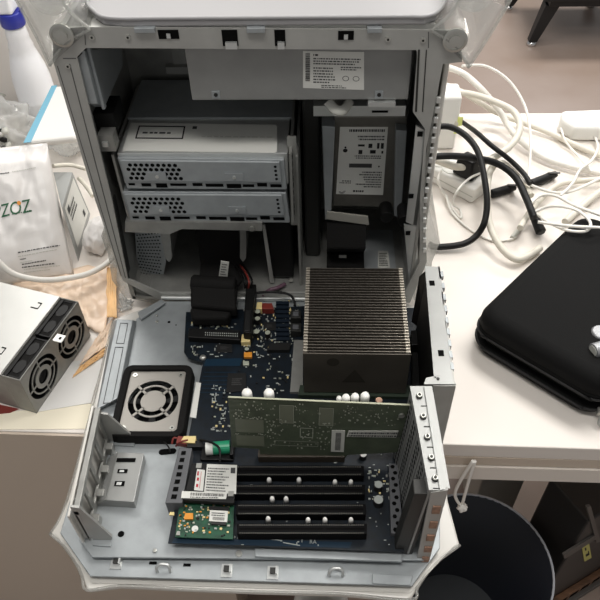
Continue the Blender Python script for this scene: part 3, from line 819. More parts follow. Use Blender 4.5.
for k in range(n):
    t = 2 * PI * k / n; e = (math.cos(t), math.sin(t)); s_ = min((w / 2 - .001) / max(abs(e[0]), 1e-6), (hgt / 2 - .001) / max(abs(e[1]), 1e-6))
    sq.append((Vector((cx.x, cx.y, zp)) + ux * e[0] * s_ + uy * e[1] * s_, Vector((cx.x, cx.y, zp)) + ux * e[0] * R1 + uy * e[1] * R1))
for k in range(n):
    p, q = sq[k], sq[(k + 1) % n]
    g.prism([p[0], q[0], q[1], p[1]], (0, 0, -.0012))
C0 = Vector((cx.x, cx.y, zp - .0012))
g.ring(C0, (0, 0, 1), R1 * .70, R1 * .78, .0012)
g.cyl(C0, C0 + Vector((0, 0, .0012)), R1 * .50, seg=32)
for k in range(4):
    t = PI / 4 + PI / 2 * k; e = ux * math.cos(t) + uy * math.sin(t); f_ = Vector((0, 0, 1)).cross(e) * .0016
    g.prism([C0 + e * R1 * .45 + f_, C0 + e * R1 * 1.02 + f_, C0 + e * R1 * 1.02 - f_, C0 + e * R1 * .45 - f_], (0, 0, .0012))
plate = g.build('fan_grille', SPK, spk)
g = MB(); g.cyl(Vector((cx.x, cx.y, .001)), Vector((cx.x, cx.y, .003)), R1 * 1.05, VOID, seg=32)
for k in range(7):
    t = 2 * PI * k / 7; e = ux * math.cos(t) + uy * math.sin(t); f_ = Vector((0, 0, 1)).cross(e)
    q = Vector((cx.x, cx.y, .004)); g.prism([q + e * R1 * .4, q + e * R1 * .95 + f_ * .004, q + e * R1 * .95 + f_ * .014, q + e * R1 * .4 + f_ * .006], (0, 0, .002), CHIP)
g.build('fan_blades', CHIP, spk)
for (sx, sy) in ((1, 1), (1, -1), (-1, 1), (-1, -1)):
    q = Vector((cx.x, cx.y, zp)) + ux * sx * (w / 2 - .007) + uy * sy * (hgt / 2 - .007)
    MB().cyl(q, q + Vector((0, 0, .0012)), .003, SCREW if sx * sy > -2 else DARKM, seg=14).cyl(q + Vector((0, 0, .0012)), q + Vector((0, 0, .0014)), .0013, DARKM, seg=10).build('screw', SCREW, spk)
g = MB(); g.tube([PZ(150, 436, .004), PZ(160, 438, .006), PZ(168, 446, .004), PZ(170, 452, .0015)], .0009); g.build('fan_lead', BLACK, spk)

# ================================================================== MOTHERBOARD
zb0, zm = .010, .012
mbp = [(186, 312), (305, 306), (420, 308), (424, 330), (420, 420), (404, 552), (168, 543), (203, 362), (188, 358), (184, 352)]
g = MB(); g.prism([PZ(a, b, zm) for a, b in mbp], (0, 0, -.0018), PCB)
mother = g.build('motherboard', PCB, pc)
mother['label'] = 'dark blue motherboard'
def zquad(mb, q, z, m=None): mb.face([PZ(a, b, z) for a, b in q], m)
def zprism(mb, q, z0, z1, m=None):
    """box whose top shows at pixels q at height z1"""
    t = [PZ(a, b, z1) for a, b in q]; mb.hexa([Vector((p.x, p.y, z0)) for p in t], t, m)
for q in ([(204, 366), (240, 366), (243, 358), (206, 359)], [(172, 543), (350, 548), (352, 542), (174, 538)], [(368, 448), (404, 450), (404, 444), (370, 442)]):
    g = MB(); zquad(g, q, zm + .0003); g.build('copper_trace', PCBT, mother)
for k in range(6):
    g = MB(); zquad(g, [(204 - k, 372 + 4 * k), (236 - k, 372 + 4 * k), (236 - k, 372.7 + 4 * k), (204 - k, 372.7 + 4 * k)], zm + .0003); g.build('copper_trace', PCBT, mother)
# silkscreen marks
g = MB(); r2 = random.Random(11)
def silk(x0, x1, y0, y1, n, wmax=4):
    for _ in range(n):
        x, y = r2.uniform(x0, x1), r2.uniform(y0, y1); w_ = r2.uniform(1, wmax) ; h_ = r2.uniform(.6, 1.1)
        if r2.random() < .3: w_, h_ = h_, w_
        zquad(g, [(x, y + h_), (x + w_, y + h_), (x + w_, y), (x, y)], zm + .0004)
silk(210, 232, 384, 430, 34); silk(192, 228, 343, 356, 14); silk(245, 300, 305, 360, 60); silk(366, 400, 460, 545, 26, 3); silk(212, 260, 396, 400, 8); silk(240, 290, 360, 396, 14); silk(240, 362, 462, 545, 30, 3)
o = g.build('silkscreen_marks', SILK, mother); o['kind'] = 'stuff'
for (t_, x, y, s_) in (('SLOT 1', 266, 459, .0055), ('SLOT 2', 252, 497, .005), ('SLOT 4', 240, 537, .004)):
    c = PZ(x, y, zm + .0006)
    g = MB(); add_text(g, t_, lambda u, v, c=c: c + Vector((-u, -v, 0)), None, s_); g.build('slot_number', SILK, mother)
for (t_, x, y, s_) in (('1', 302, 541, .006), ('RA', 313, 542, .006), ('+', 241, 476, .007), ('BAT', 219, 431, .004)):
    c = PZ(x, y, zm + .0006); g = MB(); add_text(g, t_, lambda u, v, c=c: c + Vector((u, v, 0)), None, s_); g.build('board_marking', SILK, mother)
for q in ([(283, 543), (300, 546), (300, 545), (283, 542)], [(265, 539), (282, 541), (282, 540), (265, 538)]):
    g = MB(); zquad(g, q, zm + .0004); g.build('board_marking', SILK, mother)
# white barcode sticker at left edge
g = MB(); q = [(190, 417), (196, 418), (201, 383), (196, 382)]
zprism(g, q, zm, zm + .0005, LABEL); g.build('barcode_sticker', LABEL, mother)
c = PZ(203, 358, zm); MB().lathe(c, [(.0045, 0), (.0045, .001), (.0035, .003), (.001, .0035), (0, .0036)], seg=16).build('screw', SCREW, mother)
# slots: four long black ones and the graphics slot
for (ya, yb2, xl, xr_) in ((465.5, 475.5, 233, 364), (484.5, 494.5, 234, 365), (504, 514.5, 236, 366), (523.5, 534, 237, 367)):
    s = MB(); zt3 = .026
    q = [(xl, yb2), (xr_, yb2), (xr_, ya), (xl, ya)]
    zprism(s, q, zm, zt3, SLOT)
    S = quadmap([PZ(a, b, zt3 + .0003) for a, b in q])
    bars(s, S, [(.02, .66, .42, .58), (.68, .98, .42, .58)], VOID)
    for k in range(56):
        u = .02 + k * .0172
        bars(s, S, [(u, u + .007, .04, .16), (u, u + .007, .80, .92)], PIN)
    s.build('expansion_slot', SLOT, mother, .0006)
s = MB(); zprism(s, [(258, 457), (345, 457), (344, 450), (258, 450)], zm, .024, mat('graphics slot brown', (58, 50, 40), .5)); s.build('graphics_slot', SLOT, mother, .0006)
# chips
for (q, h) in (([(226, 392), (246, 391), (246, 373), (228, 373)], .002), ([(264, 330), (276, 330), (276, 322), (264, 322)], .0016), ([(216, 352), (232, 352), (232, 344), (217, 344)], .0014), ([(352, 452), (366, 453), (366, 446), (353, 446)], .0016)):
    s = MB(); zprism(s, q, zm, zm + h, CHIP)
    S = quadmap([PZ(a, b, zm + h + .0003) for a, b in q]); lines(s, S, .25, .8, .35, .75, 4, INK, rnd, .5)
    s.build('chip', CHIP, mother, .0003)
# electrolytic capacitors: body with light top
def cap(px, py, r, h, topm=WHITEP, body=CHIP, parent=mother, z=zm):
    c = PZ(px, py, z); b = MB()
    b.cyl(c, c + Vector((0, 0, h)), r, body, seg=16).cyl(c + Vector((0, 0, h)), c + Vector((0, 0, h + .0006)), r * .92, topm, seg=16)
    return b.build('capacitor', body, parent)
for (x, y, r, h) in ((258, 316, .004, .009), (258, 323, .004, .009), (257, 336, .0042, .009), (268, 337, .0038, .009), (247, 351, .003, .004), (249, 309, .0026, .005)): cap(x, y, r, h, SOLDER, CHIP)
for (x, y, r, h) in ((378, 489, .0048, .010), (378, 504, .0054, .010)): cap(x, y, r, h, SILK, CHIP)
for (x, y) in ((363, 458),): cap(x, y, .004, .008, WHITEP)
for (x, y) in ((269, 480), (299, 480), (335, 482), (351, 482), (272, 499), (286, 499), (268, 519), (308, 520), (325, 520), (351, 520)):
    c = PZ(x, y - 1, .0235); c.z = zm; MB().lathe(c, [(.0027, 0), (.0027, .0095), (.0019, .0125), (0, .0132)], seg=12).build('standoff_cap', WHITEP, mother, smooth=False)
for (x, y) in ((276, 400), (276, 400)): pass
# orange and blue small parts
for (q, h, m) in (([(244, 357), (252, 357), (252, 352), (244, 352)], .004, ORANGE), ([(243, 365), (249, 365), (249, 361), (243, 361)], .003, SOLDER), ([(241, 342), (250, 342), (251, 334), (242, 334)], .008, YELLOWP), ([(262, 309), (274, 309), (272, 303), (262, 303)], .010, REDP), ([(256, 309), (262, 309), (262, 302), (257, 302)], .010, YELLOWP)):
    s = MB(); zprism(s, q, zm, zm + h, m); s.build('component_block', m, mother, .0005)
# coils beside the heat sink
for (x, y) in ((296, 320), (296, 333)):
    a = PZ(x, y, zm); s = MB(); s.box(a.x - .007, a.x + .007, a.y - .007, a.y + .007, zm, zm + .012, DARKM); s.box(a.x - .004, a.x + .004, a.y - .004, a.y + .004, zm + .012, zm + .013, GREYP); s.build('power_coil', DARKM, mother, .001)
# connectors upper left
s = MB(); zprism(s, [(188, 337), (240, 340), (240, 330), (189, 328)], zm, .022, BLACK)
S = quadmap([PZ(a, b, .0224) for a, b in [(205, 336.5), (239, 338), (239, 332), (205, 331)]])
for k in range(16): bars(s, S, [(k / 16, k / 16 + .025, .2, .4), (k / 16, k / 16 + .025, .6, .8)], SILK)
s.build('ide_connector', BLACK, mother, .0008)
s = MB(); zprism(s, [(243, 332), (251, 333), (256, 284), (246, 284)], zm, .034, BLACK); zprism(s, [(244, 331), (250, 331), (251, 310), (245, 310)], .034, .036, CHIP); s.build('power_connector', BLACK, mother, .001)
for (dx, m) in ((0, BLACK), (2, REDP), (5, BLACK), (-3, BLACK)):
    s = MB(); s.tube([PZ(247 + dx * .6, 288, .034), PZ(247 + dx, 281, .045), PZ(243 + dx, 272, .04), PZ(238 + dx, 265, .02)], .0015, m); s.build('power_wire', m, mother)
s = MB(); s.tube([PZ(253, 293, .02), PZ(272, 292, .022), PZ(288, 294, .022), PZ(294, 300, .016), PZ(295, 306, .013)], .0018); s.build('black_lead', BLACK, mother)
# edge connector strip beside the hinge
s = MB()
for k in range(9): zprism(s, [(276, 340 - 4.5 * k), (289, 340 - 4.5 * k), (289, 337 - 4.5 * k), (276, 337 - 4.5 * k)], zm, zm + .004, None)
s.build('memory_clip', mat('dark blue connector', (12, 24, 36), .5, spec=.3), mother)
s = MB(); zprism(s, [(267, 350), (289, 350), (291, 343), (270, 343)], zm, zm + .006, CHIP); s.build('connector_block', CHIP, mother)
# shiny plate left of the heat sink
s = MB(); zprism(s, [(290, 392), (303, 392), (303, 340), (294, 340)], zm, .016, GALVD); s.build('processor_plate', GALVD, mother)
# lots of tiny soldered parts: one mass
s = MB(); r3 = random.Random(5)
def smd(x0, x1, y0, y1, n):
    for _ in range(n):
        x, y = r3.uniform(x0, x1), r3.uniform(y0, y1); c = PZ(x, y, zm); a, b = (r3.uniform(.0008, .0016), r3.uniform(.0006, .001))
        if r3.random() < .5: a, b = b, a
        m = r3.choice([SOLDER, SOLDER, SILK, CHIP, CHIP, GALVD, YELLOWP])
        s.box(c.x - a, c.x + a, c.y - b, c.y + b, zm - .0002, zm + r3.uniform(.0006, .002), m)
smd(244, 300, 305, 358, 240); smd(190, 236, 322, 329, 50); smd(190, 200, 345, 356, 14); smd(366, 392, 470, 500, 40); smd(212, 232, 395, 432, 30); smd(236, 288, 356, 396, 24); smd(288, 296, 300, 340, 20); smd(374, 402, 420, 455, 30)
o = s.build('surface_mount_component', SOLDER, mother); o['kind'] = 'stuff'
# battery and holder
a, b = PZ(206, 449, .022), PZ(230, 447, .022)
s = MB(); s.box(a.x - .006, b.x + .005, a.y - .011, a.y + .010, zm, .017, BLACK); s.box(b.x + .001, b.x + .005, a.y - .010, a.y + .010, zm, .027, BLACK)
hold = s.build('battery_holder', BLACK, mother, .0008)
s = MB(); s.cyl(a, a + (b - a) * .3, .0075, LABEL); s.cyl(a + (b - a) * .3, b, .0078, GREENB); s.build('battery', GREENB, mother)
s = MB(); zprism(s, [(180, 442), (195, 443), (196, 436), (184, 436)], zm, .022, YELLOWP); zprism(s, [(176, 443), (186, 444), (188, 437), (178, 436)], .014, .021, REDP)
s.tube([PZ(182, 440, .018), PZ(174, 438, .02), PZ(172, 444, .016)], .0012, REDP); s.tube([PZ(188, 440, .022), PZ(180, 442, .022), PZ(176, 446, .014)], .0012, REDP); s.build('fan_plug', YELLOWP, mother)
s = MB(); s.tube([PZ(200, 440, .02), PZ(210, 442, .032), PZ(219, 448, .034), PZ(220, 462, .032)], .0013); s.build('antenna_lead', BLACK, mother)
s = MB(); zprism(s, [(187, 447), (203, 447), (203, 441), (188, 441)], zm, .02, CHIP); s.build('connector_block', CHIP, mother)

# ---- slotted grey card holder
s = MB(); q = [(165, 503), (182, 503), (192, 448), (179, 447)]
zprism(s, q, 0.001, .028, GREYP)
S = quadmap([PZ(a, b, .0284) for a, b in [(169, 501), (180, 501), (190, 449), (181, 449)]])
for k in range(7): bars(s, S, [(.12, .62, .04 + k * .14, .12 + k * .14)], VOID)
s.build('card_holder', GREYP, mother, .0008)
# ---- wireless card
s = MB(); zprism(s, [(183, 500), (234, 503), (237, 464), (192, 463)], .022, .029, BLACK)
wc = s.build('wireless_card', BLACK, mother, .0008)
for (q, rows) in (([(204, 492), (236, 494), (237, 465), (207, 464)], 9),):
    s = MB(); zprism(s, q, .029, .0294, LABEL); S = quadmap([PZ(a, b, .0297) for a, b in q]); lines(s, S, .05, .8, .05, .92, rows, INK, rnd, .45); bars(s, S, [(.8, .95, .7, .9)], INK); s.build('card_label', LABEL, wc)
s = MB(); q = [(194, 490), (203, 491), (205, 470), (197, 469)]; zprism(s, q, .029, .0294, LABEL); S = quadmap([PZ(a, b, .0297) for a, b in q]); bars(s, S, [(.15, .4, .15, .3), (.15, .4, .45, .6), (.55, .6, .1, .9), (.1, .3, .7, .9)], INKR); s.build('card_label', LABEL, wc)
s = MB(); q = [(181, 498), (226, 499), (227, 493), (182, 491)]; zprism(s, q, .029, .0296, LABEL); S = quadmap([PZ(a, b, .0299) for a, b in q]); u = .2
while u < .95:
    w_ = r3.choice((.006, .01, .016)); bars(s, S, [(u, u + w_, .4, .85)], INKB); u += w_ + r3.choice((.008, .012))
lines(s, S, .2, .95, .1, .3, 1, INK, rnd, .7); s.build('barcode_label', LABEL, wc)
for (x, y) in ((199, 466), (231, 494)):
    c = PZ(x, y, .0294); MB().box(c.x - .003, c.x + .003, c.y - .003, c.y + .003, .0294, .0306).build('metal_clip', SCREW, wc)
s = MB(); q = [(175, 537), (233, 539), (234, 502), (180, 500)]
zprism(s, q, .016, .018, GPCB2)
S = quadmap([PZ(a, b, .0182) for a, b in q])
gb = s.build('modem_board', GPCB2, mother)
gb['label'] = 'small bright green circuit board'
s = MB()
for _ in range(95):
    u, v = r3.uniform(.03, .95), r3.uniform(.05, .9); c = S(u, v); a, b = r3.uniform(.0006, .0014), r3.uniform(.0005, .001)
    s.box(c.x - a, c.x + a, c.y - b, c.y + b, .018, .0192, r3.choice([SOLDER, YELLOWP, CHIP, SILK, ORANGE]))
s.build('surface_mount_component', SOLDER, gb)
for (q, h, m, nm) in (([(209, 521), (227, 522), (228, 511), (210, 510)], .003, LABEL, 'chip_label'), ([(184, 519), (193, 519), (193, 513), (185, 513)], .003, ORANGE, 'tantalum_block'), ([(209, 509), (229, 510), (229, 507), (209, 506)], .003, CHIP, 'chip'), ([(211, 524), (226, 525), (226, 522.5), (211, 521.5)], .003, DARKM, 'chip'), ([(176, 535), (180, 535), (180, 531), (177, 531)], .002, SCREW, 'mounting_hole'), ([(169, 515), (174, 515), (174, 512), (170, 512)], .002, YELLOWP, 'tantalum_block')):
    s = MB(); zprism(s, q, .018, .018 + h, m)
    if nm == 'chip_label':
        SS = quadmap([PZ(a, b, .0213) for a, b in q]); lines(s, SS, .1, .9, .5, .9, 2, INK, rnd, .5); u = .2
        while u < .85: bars(s, SS, [(u, u + .03, .12, .4)], INKB); u += .06
    s.build(nm, m, gb)
c = PZ(195, 529, .018); MB().cyl(c, c + Vector((0, 0, .001)), .0035).build('white_dot', LABEL, gb)
c = PZ(221, 529, .018); MB().cyl(c, c + Vector((0, 0, .001)), .0015).build('solder_dot', YELLOWP, gb)

# ---- honeycomb port strip at right of board
s = MB(); q = [(391, 533), (403, 534), (398, 464), (389, 463)]
zprism(s, q, zm, .020, GREYP); S = quadmap([PZ(a, b, .0204) for a, b in q])
for k in range(11):
    c = S(.5 + (.12 if k % 2 else -.12), .05 + k * .09); s.face([c + Vector((math.cos(PI / 3 * j) * .0026, math.sin(PI / 3 * j) * .0026, 0)) for j in range(6)], VOID)
s.build('port_strip', GREYP, mother, .0005)

# ================================================================== HEAT SINK
x0, x1 = PZ(304, 391, .02).x, PZ(409, 393, .02).x
yf = PZ(304, 391, .02).y; zt4 = PY(303, 353, yf).z; yk = PZ(306, 268, zt4).y
xt0, xt1 = PY(303, 353, yf).x, PY(411, 354, yf).x
s = MB(); s.box(x0, xt1, yf, yk, .016, .026, FINFACE)
hs = s.build('heat_sink', FINFACE, pc, .0008)
s = MB(); NF = 31
for k in range(NF):
    y = yf + .004 + (yk - yf - .004) * k / (NF - 1)
    s.box(xt0 + .004, xt1 - .004, y - .0007, y + .0007, .026, zt4 - .0004, FIN)
    for (a, b) in ((xt0, xt0 + .005), (xt1 - .005, xt1)): s.box(a, b, y - .0012, y + .0012, .026, zt4, FINEND)
s.build('cooling_fins', FIN, hs)
s = MB(); s.box(xt0, xt1, yf - .001, yf + .0005, .02, zt4, FINFACE)
SF = quadmap([(xt0, yf - .0013, .02), (xt1, yf - .0013, .02), (xt1, yf - .0013, zt4), (xt0, yf - .0013, zt4)])
s.face([SF(.37, .28), (SF(.60, .28)), SF(.49, .62)], FINMARK)
s.face([SF(.28 + .06 * math.cos(t), .8 + .1 * math.sin(t)) for t in [k * PI / 6 for k in range(12)]], FINMARK)
s.build('front_plate', FINFACE, hs)
s = MB(); zprism(s, [(298, 395), (415, 397), (413, 385), (300, 385)], .012, .018, mat('processor board green', (40, 52, 40), .5)); s.build('processor_board', GPCB, hs)

# ================================================================== GRAPHICS CARD
ya = PZ(300, 457, .02).y
tl, tr = PY(228, 398, ya), PY(410, 405, ya); bl, brr = PY(231, 447, ya), PY(403, 462, ya)
s = MB(); ztop = (tl.z + tr.z) / 2
front = [PY(228, 398, ya), PY(411, 406, ya), PY(404, 452, ya), PY(348, 455, ya), PY(345, 458, ya), PY(260, 454, ya), PY(259, 449, ya), PY(232, 447, ya)]
s.prism(front, (0, .0018, 0), GPCB)
gc = s.build('graphics_card', GPCB, pc)
gc['label'] = 'olive green graphics card standing in its slot'
s = MB(); s.prism([PY(228, 397.5, ya), PY(411, 405.5, ya), PY(411, 406.6, ya), PY(228, 398.8, ya)], (0, .0019, 0)); s.build('board_edge', mat('board edge pale', (168, 170, 146), .5), gc)
SG = quadmap([PY(232, 449, ya - .0004), PY(404, 455, ya - .0004), PY(411, 406, ya - .0004), PY(228, 398, ya - .0004)])
s = MB(); r4 = random.Random(21)
for (u0, u1, v0, v1) in ((.28, .36, .58, .92), (.5, .58, .56, .9), (.03, .19, .36, .62), (.03, .19, .08, .3)): bars(s, SG, [(u0, u1, v0, v1)], GPCBC)
S2 = quadmap([SG(0, 0), SG(1, 0), SG(1, 1), SG(0, 1)], (0, -.0003, 0))
t = .004
def frame_on(u0, u1, v0, v1, m, t=.004): bars(s, S2, [(u0, u1, v0, v0 + t * 3), (u0, u1, v1 - t * 3, v1), (u0, u0 + t, v0, v1), (u1 - t, u1, v0, v1)], m)
frame_on(.395, .47, .3, .5, SOLDER); frame_on(.28, .36, .58, .92, SOLDER, .002); frame_on(.5, .58, .56, .9, SOLDER, .002); frame_on(.25, .5, .12, .22, SOLDER, .002)
for (u0, u1, v0, v1, n) in ((.06, .25, .7, .95, 30), (.2, .3, .25, .65, 50), (.3, .6, .5, .62, 40), (.4, .62, .2, .45, 40), (.6, .95, .6, .95, 70), (.02, .2, .3, .34, 20), (.02, .2, .62, .66, 20), (.02, .08, .66, .8, 14), (.36, .5, .75, .95, 14), (.2, .58, .05, .2, 34)):
    for _ in range(n):
        u, v = r4.uniform(u0, u1), r4.uniform(v0, v1); a, b = r4.uniform(.003, .010), r4.uniform(.012, .032)
        bars(s, S2, [(u, u + a, v, v + b)], r4.choice([SOLDER, SOLDER, GPCBC]))
s.build('solder_marks', SOLDER, gc)
s = MB(); S3 = quadmap([SG(0, 0), SG(1, 0), SG(1, 1), SG(0, 1)], (0, -.0008, 0)); lq = [S3(.575, .03), S3(.65, .03), S3(.65, .48), S3(.575, .48)]
s.prism(lq, (0, .0005, 0), LABELG); SS = quadmap(lq, (0, -.0003, 0)); v = .1
while v < .9: bars(s, SS, [(.3, .72, v, v + .03)], INK); v += .055
s.build('barcode_label', LABELG, gc)
s = MB(); lq = [S3(.66, .36), S3(.94, .38), S3(.95, .52), S3(.67, .48)]
s.prism(lq, (0, .0005, 0), LABELG); SS = quadmap(lq, (0, -.0003, 0)); lines(s, SS, .03, 1.2, .1, .95, 2, INK, r4, .6); s.build('barcode_label', LABELG, gc)
for (x, y, r) in ((247, 394, .0055), (269, 394, .0055), (339, 400, .003), (346, 399, .0045), (355, 398, .0045), (365, 397, .0048)):
    c = PY(x, y, ya + .012); MB().lathe(Vector((c.x, c.y, c.z - .016)), [(r, 0), (r, .018), (r * .8, .0205), (0, .021)], seg=18).build('capacitor', WHITEP, gc)
c = PY(379, 401, ya + .008); MB().cyl(c - Vector((0, 0, .006)), c + Vector((0, 0, .002)), .0035).build('coil', COPPER, gc)
c = SG(.955, .82); MB().cyl(c, c + Vector((0, -.0015, 0)), .0032).build('screw', SCREW, gc)

# ================================================================== SLOT BRACKET AND PORT PANEL
zk = .145
f0 = PZ(440, 490, zk); b0 = PZ(417, 385, zk)
s = MB()
xa, xb = .160, .172
yF, yB = -.372, -.258
# top flange
s.prism([PZ(410, 386, zk), PZ(424, 386, zk), PZ(440, 490, zk), PZ(429, 490, zk)], (0, 0, -.0025), PSUM)
s.hexa([PZ(424, 386, zk - .002), PZ(432, 386, zk - .002), PZ(450, 488, zk - .002), PZ(440, 490, zk - .002)], [PZ(424, 386, zk + .002), PZ(432, 386, zk + .002), PZ(450, 488, zk + .002), PZ(440, 490, zk + .002)], PSUM)
# outer wall under it
a, b = PZ(448, 489, zk), PZ(430, 386, zk)
s.prism([Vector((a.x - .002, a.y, zk)), Vector((b.x - .002, b.y, zk)), Vector((b.x - .002, b.y, .0)), Vector((a.x - .006, a.y, .0))], (.002, 0, 0), GALVD)
brk = s.build('slot_bracket', GALV, pc)
# front end plate with copper gaskets
s = MB(); yE = yF - .003
e = [PY(431, 493, yE), PY(448, 490, yE), PY(428, 566, yE), PY(415, 568, yE)]
s.prism(e, (0, .003, 0), FRAME); endp = s.build('end_plate', FRAME, brk)
SE = quadmap([e[3], e[2], e[1], e[0]], (0, -.0003, 0))
for (gx, gy) in ((436.5, 509.5), (433.5, 524.5), (430.5, 537.5), (428, 549), (425.5, 559)):
    c = PY(gx, gy, yE - .0003); h = .0072 - .0016 * (gy - 509) / 50
    MB().box(c.x - .0040, c.x + .0036, c.y - .0012, c.y + .001, c.z - h, c.z + h).build('copper_gasket', COPPER, endp, .0004)
# five slot covers standing side by side, dark perforated inside
for k in range(5):
    t0, t1 = k / 5, (k + .92) / 5
    A = PZ(410 + (429 - 410) * t0, 387 + (490 - 387) * t0, zk); B = PZ(410 + 19 * t1, 387 + 103 * t1, zk)
    q0, q1 = Vector((.153, A.y, zk - .002)), Vector((.153, B.y, zk - .002))
    xt = A.x + .001
    pa, pb = Vector((A.x + .001, A.y, zk - .0026)), Vector((B.x + .001, B.y, zk - .0026))
    s = MB(); s.hexa([Vector((pa.x - .008, pa.y, .004)), Vector((pb.x - .008, pb.y, .004)), Vector((pb.x - .006, pb.y, .004)), Vector((pa.x - .006, pa.y, .004))], [pa, pb, pb + Vector((.002, 0, 0)), pa + Vector((.002, 0, 0))], PSUM)
    cv = s.build('slot_cover', PSUM, brk)
    h = MB()
    SC = quadmap([Vector((pb.x - .0083, pb.y, .004)), Vector((pa.x - .0083, pa.y, .004)), pa + Vector((-.0004, 0, 0)), pb + Vector((-.0004, 0, 0))])
    for j in range(15):
        for i in range(2): bars(h, SC, [(.2 + i * .32, .42 + i * .32, .06 + j * .06, .09 + j * .06)], VOID)
    h.build('vent_hole', VOID, cv)
    c = (A + B) / 2 + Vector((.0075, 0, .001))
    MB().cyl(c - Vector((0, 0, .0008)), c + Vector((0, 0, .0004)),   .0034, DARKM, seg=14).cyl(c, c + Vector((0, 0, .0025)), .0026, SCREW, seg=12).cyl(c + Vector((0, 0, .0025)), c + Vector((0, 0, .0034)), .0016, DARKM, seg=10).build('screw', SCREW, brk, .0004)
    d_ = MB(); q = PZ(424 + 16 * t1, 387 + 103 * t1, zk + .0003); d_.box(q.x - .006, q.x, q.y - .0004, q.y + .0004, zk, zk + .0006); d_.build('flange_gap', DARKM, brk)
# dark end block of the last cover
s = MB(); s.hexa([PY(394, 552, yE + .004), PY(412, 556, yE + .004), PY(412, 556, yE + .004) + Vector((0, .016, 0)), PY(394, 552, yE + .004) + Vector((0, .016, 0))], [PY(414, 494, yE + .004), PY(433, 494, yE + .004), PY(433, 494, yE + .004) + Vector((0, .016, 0)), PY(414, 494, yE + .004) + Vector((0, .016, 0))], DARKM); s.build('end_block', DARKM, brk, .001)
# port panel
zi = .14
s = MB()
r = [PZ(425, 266, zi), PZ(440, 267, zi), PZ(452, 376, zi), PZ(434, 378, zi)]
s.prism(r, (0, 0, -.002), PSUM)
s.prism([PZ(434, 376, zi), PZ(452, 374, zi), PZ(456, 384, zi), PZ(424, 384, zi), PZ(426, 378, zi)], (0, 0, -.002), PSUM)
s.prism([PZ(438, 266, zi), PZ(453, 383, zi), Vector((PZ(453, 383, zi).x, PZ(453, 383, zi).y, 0)), Vector((PZ(438, 266, zi).x, PZ(438, 266, zi).y, 0))], (.002, 0, 0), GALVD)
pp = s.build('port_panel', GALV, pc)
for (x, y) in ((432, 283), (441, 353)):
    c = PZ(x, y, zi + .0004); MB().box(c.x - .003, c.x + .003, c.y - .004, c.y + .004, zi, zi + .0005).build('clip_hole', VOID, pp)
c = PZ(438, 379, zi); MB().cyl(c, c + Vector((0, 0, .001)), .0016).build('rivet', DARKM, pp)
for k in range(9):
    c = PZ(441.5 + 1.25 * k, 274 + 11.5 * k, zi); MB().box(c.x - .001, c.x + .0022, c.y - .0045, c.y + .0045, zi - .006, zi + .0005).build('contact_spring', GALV, pp)
# gusset plate facing forward between the panel and the bracket
yg = PZ(440, 385, zi).y
s = MB(); s.prism([PY(433, 386, yg), PY(456, 386, yg), PY(442, 446, yg), PY(438, 446, yg)], (0, .002, 0), FRAME); s.build('gusset', FRAME, pp)
# black ports inside
s = MB(); s.prism([PZ(427, 268, .13), PZ(418, 275, .115), PZ(411, 325, .05), PZ(430, 332, .05), PZ(432, 300, .13)], (0, 0, -.02), BLACK)
a, b = PZ(428, 268, .136), PZ(436, 376, .136)
s = MB(); s.prism([a, b, Vector((b.x - .004, b.y, .012)), Vector((a.x - .004, a.y, .012))], (.0015, 0, 0)); s.build('inner_lining', BLACK, pp)
fq = [PZ(411, 322, .03), PZ(421, 330, .03), PZ(431, 334, .13), PZ(426, 270, .13), PZ(419, 276, .10)]
s = MB(); s.hexa(fq, [p + Vector((.006, 0, 0)) for p in fq], BLACK); s.build('port_block', BLACK, pp, .001)
s = MB(); zprism(s, [(411, 345), (424, 345), (422, 330), (411, 330)], .012, .03, CHIP); zprism(s, [(412, 385), (424, 384), (424, 352), (412, 352)], .012, .028, BLACK); s.build('port_block', BLACK, pp, .001)

# ================================================================== LEFT SIDE OF THE DESK
# ---- twin fan unit
W2, W1 = PZ(37, 414, DZ), PZ(91, 336, DZ)
u = W1 - W2; u.z = 0; L = u.length; u = nrm(u); nv = Vector((u.y, -u.x, 0))   # outward face normal
H = (PY(79, 301, W1.y).z + PY(23, 381, W2.y).z) / 2 - DZ
DP = .20
MX = Matrix((( u.x, -nv.x, 0, W2.x), (u.y, -nv.y, 0, W2.y), (0, 0, 1, DZ), (0, 0, 0, 1)))   # local x along face, y into the box, z up
fu = thing('fan_unit', 'silver box with two round fan grilles lying left of the computer door', 'fan unit', W2 + u * L / 2 + nv * -DP / 2)
ST = .027   # depth of the open fan strip
s = MB(); s.box(0, L, ST, DP, .0015, H, FANGREY, MX); s.box(0, L, 0, ST, 0.0015, .003, FANGREY, MX)
s.box(0, .0015, 0, ST, .0015, H, FANGREY, MX); s.box(L - .0015, L, 0, ST, .0015, H, FANGREY, MX)
s.box(0, L, 0.0, .0015, H - .003, H, FANGREY, MX); s.box(0, L, 0, .0015, .0015, .004, FANGREY, MX)
hsng = s.build('housing', FANGREY, fu, .0006)
s = MB(); s.box(0, L, ST + .001, DP + .0015, H, H + .0015, FANCOV, MX)
cov = s.build('cover', FANCOV, fu, .0006)
s = MB()
for (px_, py_) in ((40, 307), (4, 352)):
    loc_ = MX.inverted() @ PZ(px_, py_, DZ + H); x, y = loc_.x, loc_.y
    s.box(x - .006, x + .006, y - .0006, y + .0006, H + .0015, H + .0018, VOID, MX); s.box(x - .006, x - .004, y, y + .011, H + .0015, H + .0018, VOID, MX); s.box(x + .004, x + .006, y, y + .006, H + .0015, H + .0018, VOID, MX)
s.build('lance_slot', VOID, cov)
